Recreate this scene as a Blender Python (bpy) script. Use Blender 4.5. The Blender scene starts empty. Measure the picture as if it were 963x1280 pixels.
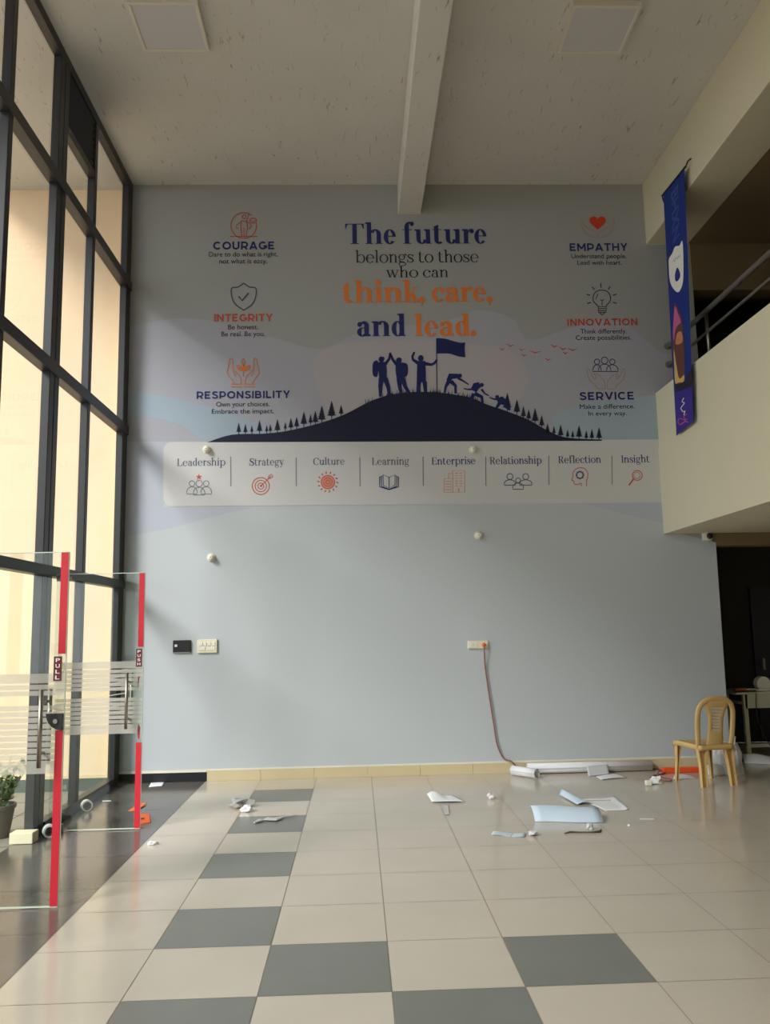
import bpy, bmesh, math, random
from mathutils import Vector, Matrix
random.seed(7)
S = bpy.context.scene
C = S.collection
PI = math.pi

# ------------------------------------------------------------------ camera
FPX, PITCH, YAW, ROLL = 1030.02396, 0.139738551, 0.0364206559, -0.0204126194
CAM = Vector((1.06826656, -3.93852096, 1.60820033))
cp, sp, cy, sy, cr, sr = math.cos(PITCH), math.sin(PITCH), math.cos(YAW), math.sin(YAW), math.cos(ROLL), math.sin(ROLL)
FW = Vector((sy*cp, cy*cp, sp)); RT0 = Vector((cy, -sy, 0)); UP0 = RT0.cross(FW)
RT = cr*RT0 + sr*UP0; UP = -sr*RT0 + cr*UP0
cam = bpy.data.objects.new('camera', bpy.data.cameras.new('camera')); C.objects.link(cam)
cam.matrix_world = Matrix(((RT.x, UP.x, -FW.x, CAM.x), (RT.y, UP.y, -FW.y, CAM.y), (RT.z, UP.z, -FW.z, CAM.z), (0, 0, 0, 1)))
cam.data.sensor_fit = 'HORIZONTAL'; cam.data.sensor_width = 36; cam.data.lens = FPX/963*36
cam.data.clip_start = .05; cam.data.clip_end = 200
S.camera = cam

# ------------------------------------------------------------------ sky, sun, exposure
w = bpy.data.worlds.new('sky'); S.world = w; w.use_nodes = True
bg = w.node_tree.nodes['Background']
bg.inputs[0].default_value = (.93, .965, 1.0, 1); bg.inputs[1].default_value = 2.55
sl = bpy.data.lights.new('hazy_sun', 'SUN'); sl.energy = 4.3; sl.angle = math.radians(20); sl.color = (1, .985, .97)
so = bpy.data.objects.new('hazy_sun', sl); C.objects.link(so)
so.rotation_euler = Vector((1, .95, -1)).to_track_quat('-Z', 'Y').to_euler()
so.location = (-12, -6, 14)
S.view_settings.view_transform = 'Standard'; S.view_settings.look = 'None'
S.view_settings.gamma = 1; S.view_settings.exposure = 0.0; S.view_settings.use_curve_mapping = False
S.cycles.max_bounces = 14; S.cycles.diffuse_bounces = 7; S.cycles.transparent_max_bounces = 24; S.cycles.glossy_bounces = 5
S.cycles.use_denoising = True
S.cycles.sample_clamp_indirect = 6

# ------------------------------------------------------------------ helpers
YW = 5.38          # inner face of the end wall
XF = -1.53         # inner face of the window wall
ZC = 6.92          # ceiling
def ray(x, y): return FW + RT*((x-481.5)/FPX) - UP*((y-640)/FPX)
def at(x, y, ax, val):
    "point of the plane (axis ax = val) seen at photo pixel x, y"
    d = ray(x, y); return CAM + d*((val-CAM[ax])/d[ax])
def wp(x, y): return at(x, y, 1, YW)
def fp(x, y, z=0): return at(x, y, 2, z)
def lin(c): return c/12.92 if c <= .04045 else ((c+.055)/1.055)**2.4
def rgb(r, g, b): return (lin(r/255), lin(g/255), lin(b/255), 1)

def mat(name, col, rough=.6, metal=0, spec=.5, noise=0, nscale=6, bump=0, bscale=40, trans=0):
    m = bpy.data.materials.new(name); m.use_nodes = True
    nt = m.node_tree; p = nt.nodes['Principled BSDF']
    p.inputs['Base Color'].default_value = col; p.inputs['Roughness'].default_value = rough
    p.inputs['Metallic'].default_value = metal; p.inputs['Specular IOR Level'].default_value = spec
    if trans: p.inputs['Transmission Weight'].default_value = trans
    if noise:
        tc = nt.nodes.new('ShaderNodeTexCoord'); n = nt.nodes.new('ShaderNodeTexNoise'); n.inputs['Scale'].default_value = nscale
        n.inputs['Detail'].default_value = 5
        nt.links.new(tc.outputs['Object'], n.inputs['Vector'])
        mx = nt.nodes.new('ShaderNodeMix'); mx.data_type = 'RGBA'
        mx.inputs[6].default_value = tuple(c*(1-noise) for c in col[:3])+(1,)
        mx.inputs[7].default_value = tuple(min(1, c*(1+noise)) for c in col[:3])+(1,)
        nt.links.new(n.outputs['Fac'], mx.inputs[0]); nt.links.new(mx.outputs[2], p.inputs['Base Color'])
    if bump:
        tc = nt.nodes.new('ShaderNodeTexCoord'); n = nt.nodes.new('ShaderNodeTexNoise'); n.inputs['Scale'].default_value = bscale
        n.inputs['Detail'].default_value = 6
        nt.links.new(tc.outputs['Object'], n.inputs['Vector'])
        b = nt.nodes.new('ShaderNodeBump'); b.inputs['Strength'].default_value = bump; b.inputs['Distance'].default_value = .01
        nt.links.new(n.outputs['Fac'], b.inputs['Height']); nt.links.new(b.outputs['Normal'], p.inputs['Normal'])
    return m

def glassmat(name, tint, boost=1.0):
    "thin pane: clear with a fresnel reflection"
    m = bpy.data.materials.new(name); m.use_nodes = True; nt = m.node_tree
    nt.nodes.remove(nt.nodes['Principled BSDF']); out = nt.nodes['Material Output']
    t = nt.nodes.new('ShaderNodeBsdfTransparent'); t.inputs[0].default_value = tint
    g = nt.nodes.new('ShaderNodeBsdfGlossy'); g.inputs['Roughness'].default_value = 0.02
    f = nt.nodes.new('ShaderNodeFresnel'); 
    ge = nt.nodes.new('ShaderNodeNewGeometry'); io = nt.nodes.new('ShaderNodeMapRange'); io.inputs[3].default_value = 1.45; io.inputs[4].default_value = 1/1.45
    nt.links.new(ge.outputs['Backfacing'], io.inputs[0]); nt.links.new(io.outputs[0], f.inputs['IOR'])     # same reflection from either side of the pane
    mu = nt.nodes.new('ShaderNodeMath'); mu.operation = 'MULTIPLY'; mu.inputs[1].default_value = boost; mu.use_clamp = True
    x = nt.nodes.new('ShaderNodeMixShader')
    nt.links.new(f.outputs[0], mu.inputs[0]); nt.links.new(mu.outputs[0], x.inputs[0]); nt.links.new(t.outputs[0], x.inputs[1]); nt.links.new(g.outputs[0], x.inputs[2])
    nt.links.new(x.outputs[0], out.inputs[0]); return m

def filmmat(name, col, fac):
    "frosted film: part diffuse, part see-through"
    m = bpy.data.materials.new(name); m.use_nodes = True; nt = m.node_tree
    nt.nodes.remove(nt.nodes['Principled BSDF']); out = nt.nodes['Material Output']
    t = nt.nodes.new('ShaderNodeBsdfTransparent'); d = nt.nodes.new('ShaderNodeBsdfDiffuse'); d.inputs[0].default_value = col
    tl = nt.nodes.new('ShaderNodeBsdfTranslucent'); tl.inputs[0].default_value = col
    a = nt.nodes.new('ShaderNodeMixShader'); a.inputs[0].default_value = .5
    nt.links.new(d.outputs[0], a.inputs[1]); nt.links.new(tl.outputs[0], a.inputs[2])
    x = nt.nodes.new('ShaderNodeMixShader'); x.inputs[0].default_value = fac
    nt.links.new(t.outputs[0], x.inputs[1]); nt.links.new(a.outputs[0], x.inputs[2]); nt.links.new(x.outputs[0], out.inputs[0]); return m

class MB:
    def __init__(s): s.v = []; s.f = []; s.m = []
    def poly(s, pts, mi=0):
        b = len(s.v); s.v += [tuple(p) for p in pts]; s.f.append(list(range(b, b+len(pts)))); s.m.append(mi); return s
    def box(s, x0, x1, y0, y1, z0, z1, mi=0, M=None):
        b = len(s.v)
        for z in (z0, z1):
            for x, y in ((x0, y0), (x1, y0), (x1, y1), (x0, y1)):
                p = Vector((x, y, z)); s.v.append(tuple(M @ p if M else p))
        for q in ((3, 2, 1, 0), (4, 5, 6, 7), (0, 1, 5, 4), (1, 2, 6, 5), (2, 3, 7, 6), (3, 0, 4, 7)):
            s.f.append([b+i for i in q]); s.m.append(mi)
        return s
    def rings(s, rings, closed=True, cap=True, mi=0):
        b = len(s.v); n = len(rings[0])
        for r in rings: s.v += [tuple(p) for p in r]
        for i in range(len(rings)-1):
            for j in range(n if closed else n-1):
                k = (j+1) % n
                s.f.append([b+i*n+j, b+i*n+k, b+(i+1)*n+k, b+(i+1)*n+j]); s.m.append(mi)
        if cap and closed:
            s.f.append([b+j for j in reversed(range(n))]); s.m.append(mi)
            s.f.append([b+(len(rings)-1)*n+j for j in range(n)]); s.m.append(mi)
        return s
    def tube(s, pts, r, n=10, ry=None, up=None, mi=0, cap=True):
        pts = [Vector(p) for p in pts]; rs = []
        prev = None
        for i, p in enumerate(pts):
            t = (pts[min(i+1, len(pts)-1)]-pts[max(i-1, 0)]).normalized()
            if up is not None: a = Vector(up)
            elif prev is not None: a = prev
            else: a = Vector((0, 0, 1)) if abs(t.z) < .9 else Vector((1, 0, 0))
            a = (a - t*a.dot(t)).normalized(); prev = a; b_ = t.cross(a)
            rr = r[i] if isinstance(r, (list, tuple)) else r
            r2 = rr if ry is None else (ry[i] if isinstance(ry, (list, tuple)) else ry)
            rs.append([p + a*(rr*math.cos(2*PI*k/n)) + b_*(r2*math.sin(2*PI*k/n)) for k in range(n)])
        return s.rings(rs, True, cap, mi)
    def cyl(s, a, b, r, n=20, r2=None, mi=0): return s.tube([a, b], [r, r if r2 is None else r2], n, mi=mi)
    def lathe(s, prof, c, axis='z', n=24, mi=0):
        rs = []
        for r, h in prof:
            ring = []
            for k in range(n):
                a = 2*PI*k/n; u, v = r*math.cos(a), r*math.sin(a)
                ring.append(Vector(c)+(Vector((u, v, h)) if axis == 'z' else Vector((u, h, v)) if axis == 'y' else Vector((h, u, v))))
            rs.append(ring)
        return s.rings(rs, True, True, mi)
    def prism(s, poly2, y0, y1, fn, mi=0):
        "extrude a 2-D outline between two depths; fn(u, v, d) gives the point"
        a = [fn(u, v, y0) for u, v in poly2]; b = [fn(u, v, y1) for u, v in poly2]
        return s.rings([a, b], True, True, mi)
    def build(s, name, mats, parent=None, smooth=False, bevel=0, solid=0, sub=0, loc=None):
        me = bpy.data.meshes.new(name); me.from_pydata(s.v, [], s.f)
        for m in (mats if isinstance(mats, (list, tuple)) else [mats]): me.materials.append(m)
        me.polygons.foreach_set('material_index', s.m)
        if smooth: me.polygons.foreach_set('use_smooth', [True]*len(s.f))
        bm = bmesh.new(); bm.from_mesh(me)
        if smooth or sub: bmesh.ops.remove_doubles(bm, verts=bm.verts, dist=1e-5)
        if solid == 0: bmesh.ops.recalc_face_normals(bm, faces=bm.faces)
        bm.to_mesh(me); bm.free()
        o = bpy.data.objects.new(name, me); C.objects.link(o)
        if parent:
            o.parent = parent
            o.matrix_parent_inverse = Matrix.Translation(-parent.location) if parent.get('_w') else Matrix.Identity(4)
        if loc: o.location = loc
        if sub:
            q = o.modifiers.new('subd', 'SUBSURF'); q.levels = sub; q.render_levels = sub
        if solid:
            q = o.modifiers.new('solid', 'SOLIDIFY'); q.thickness = solid; q.offset = 0
        if bevel:
            q = o.modifiers.new('bev', 'BEVEL'); q.width = bevel; q.segments = 2; q.limit_method = 'ANGLE'
        return o

def tag(o, label=None, cat=None, group=None, kind=None):
    if label: o['label'] = label
    if cat: o['category'] = cat
    if group: o['group'] = group
    if kind: o['kind'] = kind
    return o
def thing(name, label, cat, loc=(0, 0, 0), rz=0, group=None):
    "an Empty at the thing's base that parents its parts (parts given in the thing's own axes)"
    o = bpy.data.objects.new(name, None); C.objects.link(o); o.empty_display_size = .05
    o.location = loc; o.rotation_euler = (0, 0, rz); return tag(o, label, cat, group)
def struct(name, mb, m, label=None, **k):
    o = mb.build(name, m, **k); o['kind'] = 'structure'
    if label: o['label'] = label
    return o
def copy_tree(o, parent=None):
    c = o.copy(); C.objects.link(c)
    if parent: c.parent = parent
    for ch in list(o.children): copy_tree(ch, c)
    return c

# ------------------------------------------------------------------ materials
M = {}
M['ceil'] = mat('ceiling_paint', rgb(196, 190, 178), .9)
nt = M['ceil'].node_tree
# scuffed plaster: scattered brown scratches and blotches
tc = nt.nodes.new('ShaderNodeTexCoord'); mp = nt.nodes.new('ShaderNodeMapping'); mp.inputs['Scale'].default_value = (7.5, 1.5, 1)
nA = nt.nodes.new('ShaderNodeTexNoise'); nA.inputs['Scale'].default_value = 3.4; nA.inputs['Detail'].default_value = 4; nA.inputs['Distortion'].default_value = 1.0
ra = nt.nodes.new('ShaderNodeValToRGB'); ra.color_ramp.elements[0].position = .64; ra.color_ramp.elements[1].position = .75
nB = nt.nodes.new('ShaderNodeTexNoise'); nB.inputs['Scale'].default_value = 1.3; nB.inputs['Detail'].default_value = 4
mx = nt.nodes.new('ShaderNodeMix'); mx.data_type = 'RGBA'; mx.inputs[6].default_value = rgb(196, 193, 186); mx.inputs[7].default_value = rgb(210, 207, 200)
m2 = nt.nodes.new('ShaderNodeMix'); m2.data_type = 'RGBA'; m2.inputs[7].default_value = rgb(150, 136, 116)
nt.links.new(tc.outputs['Object'], mp.inputs[0]); nt.links.new(mp.outputs[0], nA.inputs['Vector']); nt.links.new(nA.outputs['Fac'], ra.inputs[0])
nt.links.new(tc.outputs['Object'], nB.inputs['Vector']); nt.links.new(nB.outputs['Fac'], mx.inputs[0])
nt.links.new(mx.outputs[2], m2.inputs[6]); nt.links.new(ra.outputs[0], m2.inputs[0])
nt.links.new(m2.outputs[2], nt.nodes['Principled BSDF'].inputs['Base Color'])
M['cream'] = mat('cream_wall_paint', rgb(208, 200, 172), .75, noise=.03, nscale=3)
M['cream_lo'] = mat('cream_slab_paint', rgb(212, 205, 178), .75, noise=.03, nscale=3)
M['mezz'] = mat('shade_toned_brown', rgb(120, 103, 74), .85)  # darkened brown, with the shading under the balcony ceiling put into the colour
M['dark'] = mat('unlit_recess_black', rgb(34, 30, 27), .7, noise=.15)  # near-black wall colour also carries the darkness of the unlit recess
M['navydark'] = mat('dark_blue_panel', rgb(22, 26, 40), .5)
M['tile'] = mat('beige_vitrified_tile', rgb(190, 181, 166), .14, spec=.5, noise=.05, nscale=2.5)
M['tile_dk'] = mat('grey_vitrified_tile', rgb(115, 116, 110), .26, noise=.06, nscale=5)
M['grout'] = mat('tile_grout', rgb(132, 124, 108), .9)
M['granite'] = mat('black_granite', rgb(96, 90, 86), .16, noise=.2, nscale=7)
M['granite_seam'] = mat('granite_seam', rgb(150, 140, 130), .7)
M['skirt'] = mat('beige_skirting_tile', rgb(205, 188, 152), .3, noise=.05)
M['skirt_lip'] = mat('white_cement_lip', rgb(222, 216, 200), .8)
M['paper_wall'] = mat('pale_grey_wall_vinyl', rgb(161, 162, 160), .62, spec=.3, noise=.02, nscale=1.2, bump=.05, bscale=5)
M['alu'] = mat('dark_bronze_aluminium', rgb(52, 51, 53), .42, metal=.25, noise=.12, nscale=9)
M['steel'] = mat('brushed_steel', rgb(170, 165, 155), .3, metal=1)
M['dsteel'] = mat('dull_steel', rgb(150, 146, 140), .42, metal=.6)
M['glass'] = glassmat('window_glass', (.90, .93, .92, 1), 1.0)
M['dglass'] = glassmat('door_glass', (.90, .94, .91, 1), 1.2)
M['gedge'] = mat('glass_edge', rgb(205, 215, 200), .2)
M['film'] = filmmat('frosted_film', (.80, .78, .72, 1), .62)
M['red'] = mat('red_tape', rgb(196, 24, 44), .5)
M['maroon'] = mat('maroon_sign', rgb(104, 22, 34), .45)
M['white'] = mat('white_plastic', rgb(232, 228, 214), .4)
M['print_white'] = mat('white_print', rgb(238, 236, 230), .6)
M['ivory'] = mat('ivory_plastic', rgb(226, 218, 190), .4)
M['black'] = mat('black_plastic', rgb(26, 26, 30), .35)
M['orange'] = mat('orange_plastic', rgb(236, 82, 36), .4)
M['orange_pl'] = mat('orange_card', rgb(240, 110, 60), .6)
M['cable'] = mat('red_brown_cable', rgb(140, 90, 80), .5)
M['wcable'] = mat('white_cable', rgb(225, 220, 205), .5)
M['bcable'] = mat('dark_cable', rgb(70, 58, 46), .5)
M['chair'] = mat('tan_plastic', rgb(208, 173, 112), .42, noise=.04, nscale=8)
M['table'] = mat('ivory_painted_table', rgb(206, 204, 182), .5)
M['paper'] = mat('white_paper', rgb(226, 226, 228), .75)
M['paper_b'] = mat('pale_blue_wallpaper', rgb(190, 206, 220), .7, noise=.05, nscale=4)
M['paper_g'] = mat('grey_white_paper', rgb(205, 205, 208), .7)
M['foil'] = mat('clear_tape_scrap', rgb(200, 200, 200), .25, metal=.3)
M['scrap_dk'] = mat('dark_scrap', rgb(84, 80, 74), .7)
M['diffuser'] = mat('lamp_diffuser_off', rgb(196, 194, 194), .5)
M['lampframe'] = mat('white_lamp_frame', rgb(212, 206, 190), .5)
M['extwall'] = mat('outside_cream_paint', rgb(238, 208, 172), .85, noise=.03)
M['extplinth'] = mat('outside_dark_plinth', rgb(84, 92, 86), .6)
M['pave'] = mat('outside_paving', rgb(140, 133, 120), .85, noise=.12, nscale=3)
M['leaf'] = mat('plant_leaf', rgb(122, 138, 92), .6, noise=.3, nscale=20)
M['pot'] = mat('grey_pot', rgb(122, 118, 108), .7)
M['concrete_cream'] = mat('cream_block', rgb(232, 220, 190), .7)
def pr(n, r, g, b): M[n] = mat('print_'+n, rgb(r, g, b), .62, spec=.3); return M[n]
pr('navy', 40, 44, 104); pr('ink', 38, 40, 50); pr('orange_print', 222, 124, 58); pr('brick', 190, 84, 66); pr('hill', 26, 30, 52); pr('flag', 26, 34, 88)
pr('panel', 200, 199, 198); pr('grey_line', 120, 122, 132); pr('slate', 84, 88, 112); pr('lilac', 168, 168, 178); pr('rose', 177, 170, 175); pr('sky', 159, 174, 187); pr('mist', 178, 182, 194); pr('lower', 185, 190, 193); pr('salmon', 214, 140, 118); pr('heart', 206, 66, 36); pr('skin', 176, 138, 128)
pr('ban_blue', 25, 48, 128); pr('ban_light', 58, 84, 150); pr('ban_purple', 58, 44, 136); pr('ban_brown', 96, 62, 52); pr('ban_skin', 196, 132, 100); pr('ban_gold', 206, 172, 104); pr('ban_pink', 196, 96, 150); pr('ban_dark', 40, 34, 52)

# ------------------------------------------------------------------ the shell
# floor: laid as separate tiles with a thin joint; dark ones make the chequered path
T = .6; J = .0022
fl = MB(); fl.box(-.6, 10, -9, 7.2, -.12, -.0015, 2); fl.box(XF-.1, -.6, -9, YW, -.12, -.0015, 3)
DARK = {(0, 1), (0, 3), (0, 5), (0, 7), (0, -1), (2, -1), (1, 0), (3, 0)}
for i in range(-1, 17):
    for j in range(-15, 12):
        x0, y0 = i*T, j*T
        y1 = min(y0+T, YW if x0 < 5.1 else 7.2)
        if y1 <= y0 or x0 >= 10: continue
        fl.poly([(x0+J, y0+J, 0), (x0+T-J, y0+J, 0), (x0+T-J, y1-J, 0), (x0+J, y1-J, 0)], 1 if (i, j) in DARK else 0)
for j in range(-12, 8):     # granite slabs by the window wall
    y0 = .09+.78*j; y1 = min(y0+.78, YW)
    if y1 > y0: fl.poly([(XF-.1, y0+.002, 0), (-.6-.001, y0+.002, 0), (-.6-.001, y1-.002, 0), (XF-.1, y1-.002, 0)], 4)
struct('floor', fl, [M['tile'], M['tile_dk'], M['grout'], M['granite_seam'], M['granite']])

c = MB(); c.box(XF-.12, 5.15, -9, YW+.25, ZC, ZC+.2); struct('ceiling', c, M['ceil'])
c = MB(); c.box(1.64, 1.915, -9, YW, 6.545, ZC); struct('trim_1', c, M['ceil'], 'square concrete beam running along the ceiling', bevel=.01)
c = MB(); c.box(4.645, 5.15, -9, YW, 6.145, ZC); struct('trim_2', c, M['cream'], 'cream beam above the balcony', bevel=.006)
c = MB(); c.box(XF-.12, 5.175, YW, YW+.22, 0, ZC); struct('wall_back', c, M['cream_lo'])
# balcony: slab, parapet, its floor and the ceiling above it
c = MB(); c.box(4.63, 4.9, -9, YW, 3.63, 4.285); c.box(4.615, 4.9, -9, YW, 2.615, 3.63); c.box(4.9, 10, -9, 7.2, 2.615, 3.3)
struct('wall_balcony', c, M['cream_lo'], 'cream balcony parapet and slab over the right side')
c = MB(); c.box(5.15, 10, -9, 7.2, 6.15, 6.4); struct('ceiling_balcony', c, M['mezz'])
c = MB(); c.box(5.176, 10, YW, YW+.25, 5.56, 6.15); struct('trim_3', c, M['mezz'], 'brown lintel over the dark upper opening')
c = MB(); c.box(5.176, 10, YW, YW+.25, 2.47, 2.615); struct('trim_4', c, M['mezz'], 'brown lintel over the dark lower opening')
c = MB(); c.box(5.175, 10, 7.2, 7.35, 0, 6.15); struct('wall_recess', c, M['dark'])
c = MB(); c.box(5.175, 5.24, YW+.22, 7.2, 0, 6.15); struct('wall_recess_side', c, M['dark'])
c = MB(); c.box(10, 10.2, -9, 7.35, -.1, ZC); struct('wall_right', c, M['cream'])
c = MB(); c.box(XF-.12, 10.2, -9.2, -9, -.1, ZC+.2); struct('wall_rear', c, M['cream'])
# dark leaf of a door in the recess
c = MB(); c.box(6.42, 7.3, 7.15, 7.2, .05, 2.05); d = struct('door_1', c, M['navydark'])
MB().box(6.5, 6.53, 7.10, 7.15, .95, 1.1).build('door_handle', M['dsteel'], d)

# skirting
c = MB()
for i in range(10):
    x0 = -.585+i*.58; c.box(x0+.0015, min(x0+.58, 5.175)-.0015, YW-.012, YW, .001, .112)
o = struct('baseboard_back', c, M['skirt']); MB().box(-.585, 5.175, YW-.014, YW, .112, .13).build('cement_lip', M['skirt_lip'], o)
c = MB(); c.box(XF, -.587, YW-.012, YW, .001, .1); o = struct('baseboard_left', c, M['black'])
MB().box(XF, -.587, YW-.013, YW, .1, .128).build('cement_lip', M['skirt_lip'], o)

# window wall: mullions, transoms, panes ------------------------------------
DX = .075
win = MB(); win.box(XF-DX, XF, -9, YW, ZC-.1, ZC)
W1 = struct('window_1', win, M['alu'], 'tall dark framed window wall')
for nm, y0, y1, z0 in [('mullion', 5.2, YW, .0), ('mullion', 3.99, 4.07, .0), ('mullion', 2.99, 3.09, 0), ('mullion', 3.1, 3.21, 0), ('mullion', 1.97, 2.05, 2.1),
                       ('mullion', 1.12, 1.22, 0), ('mullion', 1.0, 1.11, 0), ('mullion', .0, .08, 0), ('mullion', -1.1, -1.02, 0), ('mullion', -2.2, -2.12, 0), ('mullion', -3.3, -3.22, 0), ('mullion', -4.4, -4.32, 0), ('mullion', -5.5, -5.42, 0), ('mullion', -6.6, -6.52, 0), ('mullion', -7.7, -7.62, 0)]:
    MB().box(XF-DX, XF, y0, y1, z0, ZC-.1).build(nm, M['alu'], W1, bevel=.006)
for z0, z1 in ((2.1, 2.19), (3.85, 3.96), (5.58, 5.69)):
    MB().box(XF-DX-.01, XF+.018, -9, YW-.004, z0, z1).build('transom', M['alu'], W1, bevel=.006)
MB().box(XF-DX, XF+.01, 3.21, 5.2, 0, .09).build('sill_rail', M['alu'], W1, bevel=.005)
MB().box(XF-DX, XF+.01, -9, 1.0, 0, .09).build('sill_rail', M['alu'], W1, bevel=.005)
v = MB()
for k in range(7):
    z = 6.3+k*.075; v.poly([(XF-.06, 3.22, z), (XF-.06, 3.98, z), (XF-.01, 3.98, z+.055), (XF-.01, 3.22, z+.055)])
v.box(XF-.07, XF-.062, 3.22, 3.98, 6.27, 6.82)
v.box(XF-.07, XF-.005, 3.22, 3.98, 6.2, 6.28)
v.build('vent_louvre', M['alu'], W1)
ys = [(3.21, 3.99), (4.07, 5.2), (2.05, 2.99), (1.22, 1.97), (.08, 1.0), (-1.02, 0), (-2.12, -1.1), (-3.22, -2.2), (-4.32, -3.3), (-5.42, -4.4), (-6.52, -5.5), (-7.62, -6.6), (-9, -7.7)]
for y0, y1 in ys:
    for z0, z1 in ((.09, 2.1), (2.19, 3.85), (3.96, 5.58), (5.69, 6.82)):
        if z0 < 2 and 1.2 < y0 < 3: continue
        if y0 == 3.21 and z0 > 5: z1 = 6.2
        MB().poly([(XF-.045, y0, z0), (XF-.045, y1, z0), (XF-.045, y1, z1), (XF-.045, y0, z1)]).build('pane', M['glass'], W1)

# outside: sunlit end wall, paving, roof overhang ------------------------------
c = MB(); c.box(-14, XF-.12, 5.6, 5.85, -.1, 9.5); o = struct('wall_outside', c, M['extwall'])
c = MB(); c.box(-14, XF-.12, 5.57, 5.6, -.1, .03); MB_o = c.build('plinth', M['extplinth'], o)
c = MB(); c.box(-40, XF-.1, -30, 5.57, -.3, -.1)
for k in range(14):
    x = -2.2-k*.6; c.box(x-.005, x+.005, -9, 5.57, -.1, -.098, 1)
for k in range(22):
    y = 5.0-k*.6; c.box(-14, XF-.1, y-.006, y+.006, -.1, -.098, 1)
struct('ground', c, [M['pave'], M['extplinth']])
c = MB(); c.box(-3.42, XF-.12, -9.2, 5.6, 6.98, 7.12); struct('trim_5', c, M['ceil'], 'roof overhang outside the window wall')
c = MB(); c.box(XF-.12, XF, -9, YW+.22, ZC, ZC+.2); struct('trim_6', c, M['cream'], 'edge of the roof slab above the window wall')

# ------------------------------------------------------------------ glass doors
def letters(word, x0, x1, z0, z1, y, parent, m):
    n = len(word); hh = (z1-z0)/n
    for k, ch in enumerate(word):
        zc = z1-hh*(k+.5)
        g = textmesh(ch, .02); o = bpy.data.objects.new('letter', g); C.objects.link(o); g.materials.append(m)
        us = [q.co.x for q in g.vertices]; vs = [q.co.y for q in g.vertices]
        sx = (x1-x0)*.62/(max(us)-min(us)); sz = hh*.66/(max(vs)-min(vs))
        um, vm = (max(us)+min(us))/2, (max(vs)+min(vs))/2
        for q in g.vertices: q.co = Vector(((x0+x1)/2+(q.co.x-um)*sx, y, zc+(q.co.y-vm)*sz))
        o.parent = parent
def textmesh(body, offset=0, shear=0, space=1):
    cu = bpy.data.curves.new('t', 'FONT'); cu.body = body; cu.size = 1; cu.offset = offset; cu.shear = shear; cu.space_character = space; cu.resolution_u = 4
    o = bpy.data.objects.new('t', cu); C.objects.link(o)
    dg = bpy.context.evaluated_depsgraph_get(); dg.update()
    me = bpy.data.meshes.new_from_object(o.evaluated_get(dg))
    bpy.data.objects.remove(o); bpy.data.curves.remove(cu)
    me.materials.clear(); return me

def glass_door(label, Y, xr, word, torn):
    d = thing('glass_door', label, 'door', (XF+.03, Y, 0))
    W = xr-(XF+.03)       # parts in door axes: x from the hinge
    g = MB(); g.box(0, W, -.006, .006, .012, 2.12); g.build('glass_pane', M['dglass'], d)
    e = MB(); e.box(0, W, -.0055, .0055, 2.118, 2.124); e.box(0, W, -.0055, .0055, .006, .013); e.box(W-.0005, W+.003, -.0055, .0055, .012, 2.12); e.build('polished_edge', M['gedge'], d)
    f = MB()
    def strip(z0, z1): f.poly([(0.02, -.008, z0), (W-.002, -.008, z0), (W-.002, -.008, z1), (.02, -.008, z1)])
    strip(1.315, 1.372); strip(.775, .83)
    z = 1.305; k = 0; gap = 2 if word == 'PULL' else 5
    while z > .85:
        if k == gap: z -= .052
        strip(z-.029, z); z -= .0365; k += 1
    if word == 'PUSH':      # slanting strokes across the middle of the film
        for q in range(9):
            z0 = .88+q*.045; f.poly([(.28, -.0085, z0), (.62, -.0085, z0+.03+.004*q), (.62, -.0085, z0+.04+.004*q), (.28, -.0085, z0+.006)])
    f.build('frosted_film', M['film'], d)
    tw = .047
    t = MB(); t.box(W-tw, W-.001, -.0085, -.0065, 1.49, 2.12); t.build('red_tape', M['red'], d)
    zb = 1.03 if word == 'PULL' else .70
    t = MB(); t.box(W-tw, W-.001, -.0085, -.0065, .013, zb); t.build('red_tape', M['red'], d)
    if torn:
        t = MB(); t.poly([(W-.03, -.008, .73), (W-.018, -.008, .73), (W-.012, -.008, .82), (W-.03, -.008, .86), (W-.036, -.008, .80)]); t.poly([(W-.04, -.008, 1.14), (W-.025, -.008, 1.25), (W-.04, -.008, 1.24)])
        t.build('torn_red_tape', M['red'], d)
    s0 = W-.07 if word == 'PULL' else W-.06
    s = MB(); s.box(s0, s0+.05, -.011, -.0086, 1.325, 1.475); sg = s.build('sign_plate', M['maroon'], d); sg['label'] = 'maroon '+word+' sign with stacked white letters'
    letters(word, s0+.004, s0+.046, 1.33, 1.47, -.0125, sg, M['print_white'])
    hx = W-.115
    for yy in (-.075, .075):
        b = MB(); b.tube([(hx, yy, .82), (hx, yy, 1.28)], .0135, 12); h = b.build('pull_handle', M['steel'], d, smooth=True)
        q = MB()
        for z in (.9, 1.2): q.cyl((hx, yy*.1, z), (hx, yy, z), .009, 10)
        q.build('handle_standoff', M['dsteel'], h, smooth=True)
    if word == 'PULL':
        pts = [(W-.005, .0)]+[(W-.005-.1*math.sin(a), .1-.1*math.cos(a)) for a in [PI/2*k/8 for k in range(9)]][1:]+[(W-.005, .1)]
        l = MB()
        l.prism([(u, 1.03+v) for u, v in pts], -.016, .016, lambda u, v, dd: Vector((u, dd, v)))
        lk = l.build('corner_lock', M['alu'], d); MB().cyl((W-.045, -.016, 1.085), (W-.045, -.026, 1.085), .014, 14).build('lock_cylinder', M['steel'], lk)
    p = MB(); p.box(.0, .12, -.016, .016, .002, .06); p.box(0, .12, -.016, .016, 2.06, 2.1); p.build('pivot_patch', M['dsteel'], d, bevel=.003)
    return d
glass_door('glass door with a maroon PULL sign and corner lock, open nearest the viewer', 1.30, -.735, 'PULL', False)
glass_door('glass door with a maroon PUSH sign, open beyond the PULL door', 3.24, -.752, 'PUSH', True)

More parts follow.
